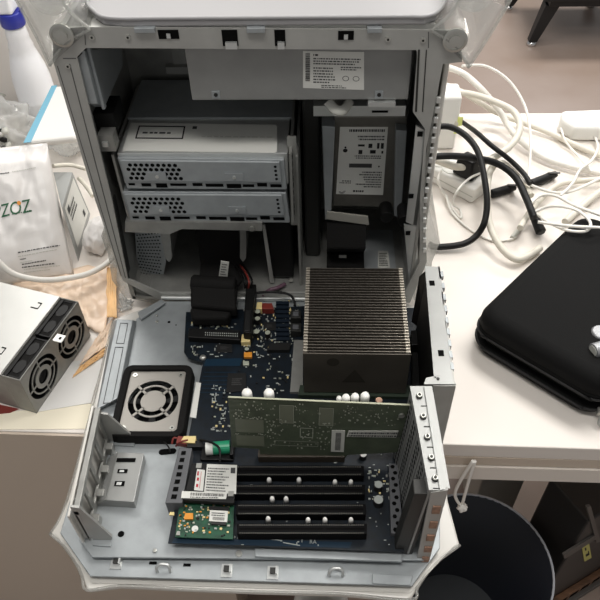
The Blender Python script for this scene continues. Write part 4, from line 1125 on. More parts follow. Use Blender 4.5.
for k in range(2):
    xa_, xb_ = L * .5 * k + .003, L * .5 * (k + 1) - .002; xc = (xa_ + xb_) / 2; w2 = xb_ - xa_
    s = MB(); s.box(xa_, xb_, .004, ST - .002, H - .006, H - .003, BLACKR, MX); s.box(xa_, xb_, .004, ST - .002, .004, .006, CHIP, MX)
    s.box(xa_, xa_ + .002, .003, ST - .001, .004, H - .002, BLACK, MX); s.box(xb_ - .002, xb_, .003, ST - .001, .004, H - .002, BLACK, MX)
    s.box(xa_, xb_, .002, .005, H - .006, H - .001, BLACK, MX); s.box(xa_, xb_, ST - .006, ST - .002, H - .006, H - .001, BLACK, MX)
    for q in (.27, .73):
        x = xa_ + w2 * q; rr2 = w2 * .17
        s.prism([MX @ Vector((x + rr2 * math.cos(t) * 1.0, .0145 + .0075 * math.sin(t), H - .003)) for t in [PI / 4 * j + PI / 8 for j in range(8)]], (0, 0, .0006), CHIP)
    fb = s.build('fan', BLACK, fu)
    s = MB(); zc = H / 2; R = min(w2 / 2, H / 2) - .001
    cc = MX @ Vector((xc, 0, zc)); dn_ = nv
    # face plate around a round opening
    n = 40; P0 = []; P1 = []
    for j in range(n):
        t = 2 * PI * j / n; e = (math.cos(t), math.sin(t)); sc_ = min((L / 4) / max(abs(e[0]), 1e-6), (H / 2 - .001) / max(abs(e[1]), 1e-6))
        P0.append(MX @ Vector((L * .25 + L * .5 * k + e[0] * sc_, 0, zc + e[1] * sc_))); P1.append(MX @ Vector((xc + e[0] * R * .97, 0, zc + e[1] * R * .97)))
    for j in range(n): s.prism([P0[j], P0[(j + 1) % n], P1[(j + 1) % n], P1[j]], nv * -.0012, FANGREY)
    for (a_, b_) in ((.70, .77), (.32, .52)): s.ring(cc, -nv, R * a_, R * b_, .0012, FANGREY)
    for j in range(4):
        t = PI / 2 * j; e = u * math.cos(t) + Vector((0, 0, math.sin(t))); f_ = nv.cross(e) * .0012
        s.prism([cc + e * R * .5 + f_, cc + e * R + f_, cc + e * R - f_, cc + e * R * .5 - f_], nv * -.0012, FANGREY)
    s.build('fan_grille', FANGREY, fb)
    s = MB(); s.cyl(cc - nv * .030, cc - nv * .026, R, VOID, seg=28); s.cyl(cc - nv * .026, cc - nv * .006, R * .42, BLACK, seg=24)
    for j in range(7):
        t = 2 * PI * j / 7; e = u * math.cos(t) + Vector((0, 0, math.sin(t))); e2 = nv.cross(e)
        s.prism([cc + e * R * .42 - nv * .012, cc + e * R * .93 - nv * .012 + e2 * .003, cc + e * R * .93 - nv * .022 + e2 * .012, cc + e * R * .42 - nv * .022 + e2 * .006], nv * -.001, BLACK)
    s.build('impeller', BLACK, fb)
tb = MX.inverted() @ PZ(60.5, 339, DZ + H)
s = MB(); s.box(tb.x - .006, tb.x + .006, tb.y - .005, tb.y + .008, H, H + .0015, FANCOV, MX); s.box(tb.x - .002, tb.x + .002, tb.y - .0015, tb.y + .0015, H + .0015, H + .0018, VOID, MX); s.build('mounting_tab', STEEL, fu)

# ---- flat things under and around it
def sheet(name, pts, z0, th, m, label, cat, group=None):
    o = MB().prism([PZ(a, b, DZ + z0) for a, b in pts], (0, 0, th)).build(name, m); recenter(o); return tag(o, label, cat, group)
sheet('paper_sheet', [(-40, 417), (90, 404), (100, 385), (80, 430), (-40, 431)][:2] + [(94, 404), (87, 429), (-40, 430)], .0002, .0006, CREAM, 'cream paper sheet along the front edge of the desk, left of the door', 'paper')
sheet('envelope', [(38, 412), (91, 403), (104, 358), (70, 362)], .001, .0006, PAPER, 'white envelope between the fan unit and the door', 'envelope')
sheet('red_folder', [(-20, 400), (19, 409), (10, 413), (-20, 416)], .0009, .0004, REDP, 'red folder corner poking out beneath the fan unit', 'folder')

# draped film helper: grid mapped over a quad with crumple
def film(name, q, z, amp, freq, m, nu=36, nv_=24, seed=0, edge=.008, lift=None, solid=.0008, parent=None, fold=None):
    """q: four pixel corners bl, br, tr, tl seen at heights z[i]"""
    C = [PZ(a, b, zz) for (a, b), zz in zip(q, z)]; S = quadmap(C)
    b = MB(); g_ = []
    for i in range(nu + 1):
        row = []
        for j in range(nv_ + 1):
            u_, v_ = i / nu, j / nv_; p = S(u_, v_)
            w_ = noise.fractal(Vector((u_ * freq, v_ * freq, seed)), .8, 2.1, 4)
            ed = 1 - max(abs(2 * u_ - 1), abs(2 * v_ - 1)) ** 4
            pz = p.z + abs(w_) * amp * (.3 + .7 * ed) + (lift(u_, v_) if lift else 0)
            wob = noise.noise(Vector((u_ * 5, v_ * 5, seed + 9))) * edge * (1 - ed)
            row.append(b.bm.verts.new((p.x + wob, p.y + wob, max(pz, DZ + .0015))))
        g_.append(row)
    for i in range(nu):
        for j in range(nv_):
            f = b.bm.faces.new([g_[i][j], g_[i + 1][j], g_[i + 1][j + 1], g_[i][j + 1]]); f.smooth = True
    o = b.build(name, m, parent)
    sd = o.modifiers.new('thickness', 'SOLIDIFY'); sd.thickness = solid; sd.offset = 1
    return o
o = film('plastic_film', [(79, 366), (108, 345), (114, 318), (97, 338)], [DZ + .0035] * 4, .008, 3, PEACH, seed=24, edge=.003); recenter(o)
tag(o, 'small piece of peach film in the gap between the fan unit and the door', 'plastic film')
o = film('orange_envelope', [(72, 378), (107, 354), (109, 346), (80, 367)], [DZ + .0022] * 4, .006, 3, ORANGEP, seed=4, edge=.002); recenter(o)
tag(o, 'pale orange wrapper on the desk between the fan unit and the folded down door', 'envelope')
o = film('orange_strip', [(107, 317), (117, 318), (116, 268), (107, 268)], [DZ + .0165] * 4, .003, 2, ORANGEP, seed=14, edge=.002); recenter(o)
tag(o, 'orange strip of wrapping lying beside the lower left corner of the case', 'wrapping')
o = film('plastic_film', [(26, 310), (106, 333), (114, 264), (8, 278)], [DZ + .003] * 4, .012, 4, PEACH, seed=2, nu=44, nv_=30); recenter(o)
tag(o, 'crumpled peach coloured film behind the fan unit', 'plastic film')
o = film('clear_film', [(119, 312), (130, 309), (131, 302), (120, 294)], [DZ + .004] * 4, .008, 5, FOILBAG, seed=8); recenter(o)
tag(o, 'crumpled clear film tucked under the lower left corner of the case', 'plastic film')

# ---- printed white bag
zz = [DZ + .004, DZ + .004, .115, .115]
bc = [PZ(-26, 290, zz[0]), PZ(74, 275, zz[1]), PZ(47, 143, zz[2]), PZ(-24, 150, zz[3])]
SB = quadmap(bc); nb = nrm((bc[1] - bc[0]).cross(bc[3] - bc[0]))
def bagpt(u_, v_, k=1):
    p = SB(u_, v_); ed = (max(0, 1 - (2 * u_ - 1) ** 4) * max(0, 1 - (2 * v_ - 1) ** 4)) ** .6
    flap = 1 if v_ < .86 else 1 - (v_ - .86) / .14
    w_ = noise.fractal(Vector((u_ * 3, v_ * 3, 1.7)), .9, 2.0, 4)
    return p + nb * ((.022 * ed * flap + .006 * w_ * ed) * k)
s = MB(); nu = 40; nq = 44
for k in (1, -.12):
    gr = [[s.bm.verts.new(bagpt(i / nu, j / nq, k)) for j in range(nq + 1)] for i in range(nu + 1)]
    for i in range(nu):
        for j in range(nq):
            vs = [gr[i][j], gr[i + 1][j], gr[i + 1][j + 1], gr[i][j + 1]]
            f = s.bm.faces.new(vs if k > 0 else vs[::-1]); f.smooth = True
bmesh.ops.remove_doubles(s.bm, verts=s.bm.verts[:], dist=.0002)
bag = thing('printed_bag', 'white plastic bag with green lettering leaning left of the case', 'bag', (bc[0] + bc[1]) / 2)
bag.location.z = DZ
for v in s.bm.verts: v.co.z = max(v.co.z, DZ + .0008)
bb = s.build('bag_body', BAGW, bag)
def onbag(u_, v_): return bagpt(u_, v_) + nb * .0012
# letters located by pixel on the bag plane
def bagcoord(px, py):
    d = _R.transposed() @ Vector(((px - 300) / F, (py - 300) / F, 1.0)); t = (bc[0] - CAMPOS).dot(nb) / d.dot(nb); p = CAMPOS + d * t - bc[0]
    U, V = bc[1] - bc[0], bc[3] - bc[0]
    # invert bilinear by iteration
    uu, v2 = .5, .5
    for _ in range(30):
        e = (p + bc[0]) - SB(uu, v2)
        du = (SB(uu + 1e-3, v2) - SB(uu - 1e-3, v2)) / 2e-3; dv = (SB(uu, v2 + 1e-3) - SB(uu, v2 - 1e-3)) / 2e-3
        uu += e.dot(du) / du.length_squared; v2 += e.dot(dv) / dv.length_squared
    return uu, v2
def pxof(p):
    c = _R @ Vector(p) + _O; return Vector((300 + F * c.x / c.z, 300 + F * c.y / c.z))
def bagcoord(px, py):
    u_, v_ = .5, .5
    for _ in range(25):
        q0 = pxof(onbag(u_, v_)); e = Vector((px, py)) - q0
        ju = (pxof(onbag(u_ + 1e-3, v_)) - q0) / 1e-3; jv = (pxof(onbag(u_, v_ + 1e-3)) - q0) / 1e-3
        det = ju.x * jv.y - ju.y * jv.x
        u_ += .7 * max(-.2, min(.2, (e.x * jv.y - e.y * jv.x) / det)); v_ += .7 * max(-.2, min(.2, (ju.x * e.y - ju.y * e.x) / det))
        u_ = min(1, max(0, u_)); v_ = min(1, max(0, v_))
    return u_, v_
tw = MB()
a1 = bagcoord(-6, 213); a2 = bagcoord(31, 206)
bw = (bc[1] - bc[0]).length; bh = (bc[3] - bc[0]).length
du_, dv_ = a2[0] - a1[0], a2[1] - a1[1]
vs, fs = text_verts('PZOZ', 1.0); mnx = min(v.x for v in vs); mxx = max(v.x for v in vs); sc = math.hypot(du_ * bw, dv_ * bh) / (mxx - mnx)
def lettermap(x, y):
    t = (x - mnx) / (mxx - mnx)
    return onbag(a1[0] + du_ * t, a1[1] + dv_ * t + y * sc * 1.15 / bh)
i_ = tw.mi(INKG); nvs = [tw.bm.verts.new(lettermap(v.x, v.y)) for v in vs]
for f in fs: tw.bm.faces.new([nvs[k] for k in f]).material_index = i_
tw.build('printed_name', INKG, bag); tw = MB()
# orange accent over the round letter
c_ = bagcoord(19, 203)
tw.face([onbag(c_[0] + .022 * math.cos(t), c_[1] + .016 * math.sin(t)) + nb * .0004 for t in [k * PI / 5 for k in range(10)]], INKO)
tw.build('orange_accent', INKO, bag); tw = MB()
SBg = lambda u_, v_: onbag(u_, v_)
b0_ = bagcoord(12, 214.5); b1_ = bagcoord(31, 210.5)
for k in range(9):
    t = k / 9; u_ = b0_[0] + (b1_[0] - b0_[0]) * t; v_ = b0_[1] + (b1_[1] - b0_[1]) * t
    tw.face([SBg(u_, v_), SBg(u_ + .015, v_), SBg(u_ + .015, v_ + .006), SBg(u_, v_ + .006)], INKG)
tw.build('printed_tagline', INKG, bag); tw = MB()
r5 = random.Random(9)
rows = [((18, 253), (60, 246), 1), ((18, 257), (57, 250), 0), ((20, 260), (26, 259), 1), ((20, 263), (32, 261), 0), ((22, 265), (46, 261), 1), ((22, 268), (55, 264), 1), ((24, 270), (60, 266), 0), ((24, 273), (50, 270), 0), ((-4, 175), (9, 173), 1), ((12, 172), (36, 168), 0)]
for (p0, p1, bold) in rows:
    q0, q1 = bagcoord(*p0), bagcoord(*p1); t = 0
    while t < 1:
        w_ = r5.uniform(.03, .09); t1 = min(1, t + w_)
        ua, va = q0[0] + (q1[0] - q0[0]) * t, q0[1] + (q1[1] - q0[1]) * t; ub, vb = q0[0] + (q1[0] - q0[0]) * t1, q0[1] + (q1[1] - q0[1]) * t1
        hh_ = .008 if bold else .006
        tw.face([SBg(ua, va), SBg(ub, vb), SBg(ub, vb + hh_), SBg(ua, va + hh_)], INK if bold else LABELG); t = t1 + .02
tw.build('fine_print', INK, bag)['kind'] = 'stuff'

# ---- carton behind bag
A = PZ(76, 262, DZ); B = PZ(88, 214, DZ); hC = PY(62, 208, A.y).z
topA = PY(62, 208, A.y); topB = PY(77, 172, B.y)
A += Vector((.004, 0, 0)); B += Vector((.004, 0, 0)); topA += Vector((.003, 0, 0)); topB += Vector((.003, 0, 0))
ct = thing('carton', 'small grey box with a white address label wedged between printed bag and case', 'box', (A + B) / 2)
s = MB(); zt5 = .05; topA = PZ(62, 208, zt5); topB = PZ(77, 172, zt5)
tA = Vector((topA.x, topA.y, zt5)); tB = Vector((topB.x, topB.y, zt5)); tB = tA + nrm(B - A) * (tB - tA).length; wf, wk = Vector((-.003, .006, 0)), Vector((-.032, 0, 0))
s.hexa([A + wf, A, B, B + wk], [tA + wf, tA, tB, tB + wk], ANTIS)
body = s.build('body', ANTIS, ct, .0006)
SCt = quadmap([A, B, tB, tA], nrm((B - A).cross(tA - A)) * .0006); s = MB()
s.face([SCt(.12, .16), SCt(.95, .1), SCt(.92, .93), SCt(.1, .93)], LABEL)
S2 = quadmap([SCt(.12, .16), SCt(.95, .1), SCt(.92, .93), SCt(.1, .93)], nrm((B - A).cross(tA - A)) * .0005)
lines(s, S2, .15, .9, .55, .85, 3, INK, r5, .5); bars(s, S2, [(.1, .25, .75, .9), (.75, .85, .1, .25)], INK); s.build('address_label', LABEL, ct)
# ---- white crumpled lump
s = MB(); c = PZ(100, 246, DZ); s.blob((c.x + .001, c.y + .004, DZ + .021), (.022, .036, .024), .22, 1.5, seed=3, zmin=DZ + .0003)
o = s.build('crumpled_bag', BAGW, None, smooth=True); recenter(o); tag(o, 'white crumpled plastic bundle beside the lower left edge of the case', 'bag')
# ---- dark item and cables behind carton
CABS = []
def cable(name, pts, r, m, label, cat='cable', group=None, seg=10):
    """pts: (px, py, height above the desk); rises where it crosses a cable laid earlier"""
    q = []; pts = [Vector(p) for p in pts]
    for k in range(len(pts) - 1):
        a_ = pts[max(k - 1, 0)]; b_ = pts[k]; c_ = pts[k + 1]; d_ = pts[min(k + 2, len(pts) - 1)]
        for j in range(9):
            t = j / 9
            q.append(0.5 * ((2 * b_) + (c_ - a_) * t + (2 * a_ - 5 * b_ + 4 * c_ - d_) * t * t + (3 * b_ - a_ - 3 * c_ + d_) * t ** 3))
    q.append(pts[-1])
    h = [max(p.z, 0.0006) for p in q]
    def pos(k): return PZ(q[k].x, q[k].y, DZ + h[k] + r)
    for rnd_ in range(4):
        need = list(h)
        for k in range(len(q)):
            for _ in range(40):
                p = pos(k)
                if any((p - o_).length < (r + r_) * 1.06 + .0012 for L_, r_ in CABS for o_ in L_): h[k] += .0012
                else: break
        need = list(h)
        for _ in range(5):
            h = [max(need[k], (h[max(k - 1, 0)] + h[k] + h[min(k + 1, len(h) - 1)]) / 3) for k in range(len(h))]
    P_ = [pos(k) for k in range(len(q))]
    D_ = []
    for a_, b_ in zip(P_, P_[1:]):
        n_ = max(1, int((b_ - a_).length / .003)); D_ += [a_ + (b_ - a_) * (j / n_) for j in range(n_)]
    CABS.append((D_ + [P_[-1]], r))
    b = MB(); b.tube(P_, r, m, seg=seg, smooth=False); o = b.build(name, m); recenter(o); return tag(o, label, cat, group)
cable('power_cable', [(-30, 240, .10), (-6, 258, .075), (14, 274, .048), (45, 280, .03), (80, 276, .024), (100, 268, .022), (112, 258, .014), (119, 246, .006)], .0045, WCABLE, 'thick white cable looping along the lower edge of the printed bag')
cable('power_cable', [(53, 166, .10), (70, 165, .085), (86, 169, .07)], .0035, CREAMP, 'short cream cable showing above the grey carton')
cable('power_cable', [(79, 178, .05), (86, 186, .045), (93, 196, .03)], .004, CREAMP, 'short cream cable between the grey carton and the case')
# ---- crumpled clear bag with blue edged packet
c = PZ(22, 160, DZ)
s = MB(); s.blob((c.x - .03, c.y + .0, DZ + .055), (.078, .046, .066), .30, 2.6, seed=6, zmin=DZ + .0005, sub=5)
bagc = thing('clear_bag', 'crumpled clear plastic bag of scraps in front of the spray bottle', 'bag', (c.x - .03, c.y, DZ))
s.build('film', FOILBAG, bagc)
s = MB()
for k in range(34):
    p = Vector((c.x + random.uniform(-.08, .02), c.y + random.uniform(-.06, -.02), DZ + random.uniform(.03, .10))); s.blob(p, (random.uniform(.004, .012), random.uniform(.004, .012), .006), .3, 2, random.choice([BROWN, BLACK, SOLDER, LABEL, LABEL, LABELG]), seed=k, sub=1)
o_ = s.build('scraps', BROWN, bagc); o_['kind'] = 'stuff'
zpk = .10
q = [PZ(24, 143, zpk - .01), PZ(76, 138, zpk - .01), PZ(72, 84, zpk + .02), PZ(52, 86, zpk + .02)]
pk = thing('packet', 'white packet with a light blue band on top of the clear bag', 'packet', (q[0] + q[1] + q[2] + q[3]) / 4)
SP = quadmap(q); npk = nrm((q[1] - q[0]).cross(q[3] - q[0]))
s = MB(); s.prism([p for p in q], npk * -.014, PAPER); s.build('body', PAPER, pk, .005, 3)
s = MB(); s.prism([SP(-.01, 0.0), SP(.13, 0.0), SP(.26, 1), SP(-.01, 1)], npk * .0008, BLUEST); s.build('blue_band', BLUEST, pk)
c = PZ(76, 160, DZ)
s = MB(); s.blob((c.x - .012, c.y + .03, DZ + .04), (.04, .04, .040), .3, 2.4, seed=12, zmin=DZ + .0005, sub=5)
o = s.build('clear_bag', FOILBAG, None, smooth=True); recenter(o); tag(o, 'small clear plastic bag between the packet and the case edge', 'bag')

# ---- spray bottle
base = PZ(49, 136, DZ)
yb_ = base.y
def bz(px, py): return PY(px, py, yb_).z - DZ
dep = (_R @ base + _O).z
hs_ = PY(12, 25, yb_).z - DZ     # collar bottom
hb = PY(30, 62, yb_).z - DZ      # shoulder bottom
R_ = 19.5 * (_R @ Vector((base.x, yb_, hb + DZ)) + _O).z / F
bx = PY(26.5, 63, yb_).x
sb = thing('spray_bottle', 'white spray bottle with a blue collar standing behind the clear bag', 'bottle', (bx, yb_, DZ))
s = MB(); kk = .019
s.lathe((bx, yb_, DZ), [(R_ * .9, 0), (R_, .01), (R_, hb * .55), (R_ * 1.01, hb * .56), (R_ * .99, hb * .575), (R_ * .97, hb * .8), (R_ * .88, hb * .95), (R_ * .72, hb + (hs_ - hb) * .2), (R_ * .6, hb + (hs_ - hb) * .42), (R_ * .63, hb + (hs_ - hb) * .46), (R_ * .52, hb + (hs_ - hb) * .66), (R_ * .55, hb + (hs_ - hb) * .7), (R_ * .5, hs_ - .004), (R_ * .5, hs_)], seg=36)
s.build('bottle_body', BOTTLE, sb)
hc = bz(12, 11) - hs_
s = MB(); s.lathe((bx, yb_, DZ + hs_), [(R_ * .56, 0), (R_ * .6, .003), (R_ * .58, hc - .003), (R_ * .55, hc)], seg=30)
s.prism([Vector((bx + R_ * .45, yb_ - .006, DZ + hs_ + hc - .006)), Vector((bx + R_ * .75, yb_ - .004, DZ + hs_ + hc + .008)), Vector((bx + R_ * .45, yb_ - .004, DZ + hs_ + hc))], (0, .01, 0))
s.build('collar', BLUECAP, sb)
s = MB(); zz_ = DZ + hs_ + hc
s.hexa([(bx - R_ * .42, yb_ - .018, zz_), (bx + R_ * .34, yb_ - .018, zz_), (bx + R_ * .34, yb_ + .018, zz_), (bx - R_ * .42, yb_ + .018, zz_)], [(bx - R_ * .9, yb_ - .014, zz_ + .055), (bx + R_ * .3, yb_ - .014, zz_ + .055), (bx + R_ * .3, yb_ + .014, zz_ + .055), (bx - R_ * .9, yb_ + .014, zz_ + .055)])
s.build('spray_head', BOTTLE, sb, .005, 3)
s = MB(); s.cyl(PZ(-40, 92, DZ + .02), PZ(14, 88, DZ + .02), .012); o = s.build('shadow_line_tube', LABELG, None); recenter(o); tag(o, 'grey tube standing for a shadow line at the back of the desk beside the spray bottle', 'tube')  # tube put in for the dark shadow line along the desk back
o.location.z = DZ

# ================================================================== RIGHT SIDE OF THE DESK
# ---- black zip case
C0 = PZ(466, 346, DZ); ang = math.radians(49); uu = Vector((math.cos(ang), math.sin(ang), 0)); vv_ = Vector((math.sin(ang), -math.cos(ang), 0))
LU, LV = .31, .195
zc_ = thing('zip_case', 'black soft zip case lying on the right of the desk', 'case', C0 + uu * LU / 2 + vv_ * LV / 2)
def rr_loop(inset, z, r, tilt=0.0):
    pts = []
    for (sx, sy, a0) in ((1, 1, 0), (-1, 1, PI / 2), (-1, -1, PI), (1, -1, 1.5 * PI)):
        for k in range(8):
            t = a0 + PI / 2 * k / 7
            x = LU / 2 + sx * (LU / 2 - inset - r) + r * math.cos(t); y = LV / 2 + sy * (LV / 2 - inset - r) + r * math.sin(t)
            p = C0 + uu * x + vv_ * y; pts.append(Vector((p.x, p.y, z + tilt * (1 - x / LU))))
    return pts
def shell(prof, name, m, tilt=0.0, parent=zc_):
    b = MB(); Ls = [[b.bm.verts.new(p) for p in rr_loop(i, z, r, tilt)] for i, z, r in prof]
    for A_, B_ in zip(Ls, Ls[1:]):
        for k in range(len(A_)):
            f = b.bm.faces.new([A_[k], A_[(k + 1) % len(A_)], B_[(k + 1) % len(A_)], B_[k]]); f.smooth = True
    b.bm.faces.new(Ls[0][::-1]); b.bm.faces.new(Ls[-1])
    return b.build(name, m, parent)
shell([(.008, DZ, .03), (.001, DZ + .006, .035), (-.002, DZ + .013, .036), (.001, DZ + .016, .035), (.006, DZ + .016, .03)], 'base_shell', EVA)
shell([(.010, DZ + .017, .022), (.010, DZ + .024, .022)], 'inner_lining', ZIP)
shell([(.004, DZ + .0225, .027), (.0, DZ + .0235, .03), (.0, DZ + .030, .03), (.0015, DZ + .031, .03), (.0, DZ + .032, .03), (.001, DZ + .043, .03), (.006, DZ + .053, .028), (.013, DZ + .057, .024), (.02, DZ + .0585, .02)], 'lid_shell', EVA, .014)
b = MB(); b.tube([Vector((p.x, p.y, p.z)) for p in rr_loop(-.0015, DZ + .0160, .035)[8:24]], .0018, sub=2); b.tube([Vector((p.x, p.y, p.z)) for p in rr_loop(-.0005, DZ + .0235, .03, .014)[8:24]], .0018, sub=2); b.build('zip', ZIP, zc_)
a = PZ(478, 347, DZ + .012); b = MB(); gi = C0 + uu * .012 + vv_ * .03; b.prism([gi, gi + vv_ * .05, gi + vv_ * .05 + uu * .01, gi + uu * .01], (0, 0, .005)); [setattr(v.co, 'z', v.co.z + .0243) for v in b.bm.verts]; b.build('grey_insert', LABELG, zc_)
p = C0 + vv_ * (LV - .004) + uu * .009; p.z = DZ + .018
b = MB(); b.box(p.x - .004, p.x + .004, p.y - .003, p.y + .003, DZ + .012, DZ + .022, SCREW); b.tube([p + Vector((.001, -.003, .002)), p + Vector((.004, -.008, -.004)), p + Vector((.001, -.014, -.012)), p + Vector((-.003, -.012, -.010)), p + Vector((-.001, -.006, -.002))], .0016, SCREW); b.build('zip_pull', SCREW, zc_)
# silver things on the case
zl = DZ + .063
p = PZ(593, 351, zl + .010); q = p + Vector((.05, .018, 0))
kn = thing('metal_cylinder', 'silver metal cylinder lying on the black zip case', 'cylinder', Vector((p.x + .02, p.y, zl)))
b = MB(); b.cyl(p, q, .0095, SILVER, seg=28); b.build('barrel', SILVER, kn, .001)
b = MB(); b.cyl(p - nrm(q - p) * .0008, p, .007, LABELG, seg=24); b.build('end_cap', LABELG, kn)
p = PZ(596, 333, zl + .006)
b = MB(); b.lathe((p.x + .006, p.y, zl - .0005), [(.011, 0), (.012, .002), (.012, .008), (.010, .010)], seg=28); o = b.build('metal_disc', SILVER, None); recenter(o); tag(o, 'flat silver disc behind the metal cylinder on the black case', 'disc')

# ---- power strip
A = PZ(428, 166, DZ + .03); B = PZ(474, 190, DZ + .03); u_ = B - A; u_.z = 0; u_ = nrm(u_); v_ = Vector((-u_.y, u_.x, 0))
LS, WS = (B - A).length, .05
MS = Matrix(((u_.x, v_.x, 0, A.x), (u_.y, v_.y, 0, A.y), (0, 0, 1, DZ), (0, 0, 0, 1)))
st = thing('power_strip', 'white power strip under the tangle of cables right of the case', 'power strip', A + u_ * LS / 2 + v_ * WS / 2); st.location.z = DZ
b = MB(); b.box(-.05, LS, 0, WS, 0, .03, WHITEP, MS); b.build('body', CREAMP, st, .004, 3)
b = MB(); b.box(-.05, LS, -.0006, 0, .014, .0155, LABELG, MS); b.build('seam', LABELG, st)
for k in range(2):
    b = MB(); cc = MS @ Vector((LS * (.25 + .3 * k) - .02, WS / 2, .0302)); b.cyl(cc, cc + Vector((0, 0, .001)), .019, LABEL, seg=24); b.build('socket', LABEL, st)
# plugs
cc = MS @ Vector((LS - .035, WS / 2, .031))
pl = thing('power_plug', 'black mains plug pushed into the white power strip', 'plug', cc)
b = MB(); b.hexa([MS @ Vector(p) for p in ((LS - .055, .01, .0315), (LS - .014, .01, .0315), (LS - .014, .045, .0315), (LS - .055, .045, .0315))], [MS @ Vector(p) for p in ((LS - .05, .014, .066), (LS - .02, .014, .066), (LS - .02, .04, .066), (LS - .05, .04, .066))], BLACK); b.build('plug_body', BLACK, pl, .004, 3)
b = MB(); p = MS @ Vector((LS - .035, .026, .066)); b.box(p.x - .007, p.x + .007, p.y - .005, p.y + .005, p.z, p.z + .002, PCBOX); b.build('grip', PCBOX, pl)
# ---- white block standing behind the strip
A = PZ(450, 150, DZ)
b = MB(); p0 = PY(438, 98, A.y); p1 = PY(463, 96, A.y)
wb = thing('power_block', 'upright white plastic block with yellow stickers right of the case', 'power adapter', A + Vector((.01, .03, 0)))
b.box(p0.x - .01, p1.x, A.y + .0, A.y + .05, DZ, (p0.z + p1.z) / 2); b.build('body', WHITEP, wb, .006, 3)
for (x, y, w_) in ((460, 121, .009), (456, 129, .006)):
    c = PY(x, y, A.y - .0006); b = MB(); b.box(c.x - w_ * .5, c.x + w_ * .5, A.y - .0006, A.y + .0001, c.z - .010, c.z + .008); b.build('sticker', mat('lime sticker', (226, 232, 140), .6), wb)
# ---- white adapter at right edge
A = PZ(566, 136, DZ)
ad = thing('power_adapter', 'white square power adapter at the back right of the desk', 'power adapter', A + Vector((.06, .03, 0)))
za = DZ + .032
t4 = [PZ(575, 127, za), PZ(640, 128, za), PZ(640, 107, za), PZ(562, 110, za), PZ(561, 118, za)]
b = MB(); b.hexa([Vector((p.x, p.y, DZ + .001)) for p in t4], t4, WHITEP); b.build('body', WHITEP, ad, .007, 3)
c = PZ(566, 124, DZ + .02); b = MB(); b.box(c.x - .006, c.x + .002, c.y - .005, c.y + .004, DZ + .012, DZ + .024); b.build('connector_port', CHIP, ad, .001)

WK = dict(m=WCABLE)
cable('power_cable', [(436, 64, .10), (462, 73, .09), (482, 90, .07), (500, 112, .03), (515, 135, .008), (540, 155, .004), (570, 166, .004), (625, 178, .004)], .0062, WCABLE, 'thick white cable running from behind the case across to the right edge of the desk', group='cables in the tangle right of the case')
cable('power_cable', [(436, 90, .08), (455, 92, .075), (475, 95, .07), (498, 103, .065), (514, 112, .06), (520, 126, .055), (514, 142, .05), (498, 155, .05), (480, 163, .048), (458, 167, .044), (436, 160, .044)], .0062, CREAMP, 'thick cream cable making a loop above the power strip', group='cables in the tangle right of the case')
cable('power_cable', [(436, 82, .06), (458, 90, .05), (482, 104, .03), (500, 114, .014), (545, 131, .003), (580, 147, .003), (625, 166, .003)], .0055, CREAMP, 'cream cable passing beneath the white power adapter', group='cables in the tangle right of the case')
cable('data_cable', [(440, 84, .07), (452, 98, .06), (456, 115, .05), (455, 124, .05)], .006, CREAMP, 'cream cable bending down the front of the white block', group='cables in the tangle right of the case')
cable('charger_cable', [(462, 66, .12), (485, 66, .11), (508, 80, .09), (524, 104, .06), (530, 130, .04), (530, 160, .02), (527, 186, .012)], .0026, WCABLE, 'thin white cable arching from the handle down to the cable pile', group='cables in the tangle right of the case')
cable('power_cable', [(531, 196, .014), (516, 172, .03), (500, 163, .04), (490, 172, .035), (487, 195, .03), (489, 222, .025), (500, 246, .015), (515, 259, .006), (528, 256, .004), (540, 248, .002)], .0058, CREAMP, 'thick cream cable in a tall loop left of the black zip case', group='cables in the tangle right of the case')
cable('power_cable', [(520, 228, .03), (535, 205, .012), (556, 186, .004), (580, 181, .004), (625, 178, .018)], .005, CREAMP, 'cream cable curving behind the black pen', group='cables in the tangle right of the case')
cable('power_cable', [(565, 222, .004), (580, 208, .004), (600, 192, .004), (625, 178, .03)], .006, CREAMP, 'cream cable entering from the right behind the black case', group='cables in the tangle right of the case')
cable('data_cable', [(505, 165, .044), (516, 176, .04), (533, 186, .03), (558, 193, .022), (580, 188, .02), (620, 168, .012)], .0026, WCABLE, 'thin white cable across the cable pile, topmost at right', group='cables in the tangle right of the case')
cable('data_cable', [(528, 206, .02), (540, 196, .03), (556, 196, .04), (576, 206, .064), (620, 222, .066)], .0026, WCABLE, 'thin white cable passing over the back corner of the black case', group='cables in the tangle right of the case')
cable('data_cable', [(534, 212, .034), (552, 206, .05), (576, 210, .064), (590, 222, .066), (586, 231, .066), (566, 230, .062), (545, 220, .03), (530, 208, .012)], .0024, WCABLE, 'thin white cable in a flat loop at the back corner of the black case', group='cables in the tangle right of the case')
cable('data_cable', [(538, 222, .05), (560, 225, .064), (585, 227, .068), (620, 228, .068)], .0024, WCABLE, 'straight thin white cable lying along the back of the black case', group='cables in the tangle right of the case')
cable('charger_cable', [(561, 128, .012), (566, 142, .003), (580, 158, .003), (592, 172, .012)], .002, WCABLE, 'thin white cable dropping from the left end of the power adapter', group='cables in the tangle right of the case')
cable('charger_cable', [(592, 132, .012), (598, 146, .003), (592, 160, .013), (580, 170, .013), (572, 184, .03), (560, 196, .03)], .0024, WCABLE, 'thin white cable curling from the front of the power adapter', group='cables in the tangle right of the case')
cable('data_cable', [(441, 171, .036), (438, 181, .03), (445, 195, .0), (455, 212, .0), (461, 218, .0), (460, 210, .004), (453, 203, .016), (458, 190, .040), (470, 178, .046), (484, 172, .05)], .002, WCABLE, 'thin white lead curling in front of the power strip', group='cables in the tangle right of the case')
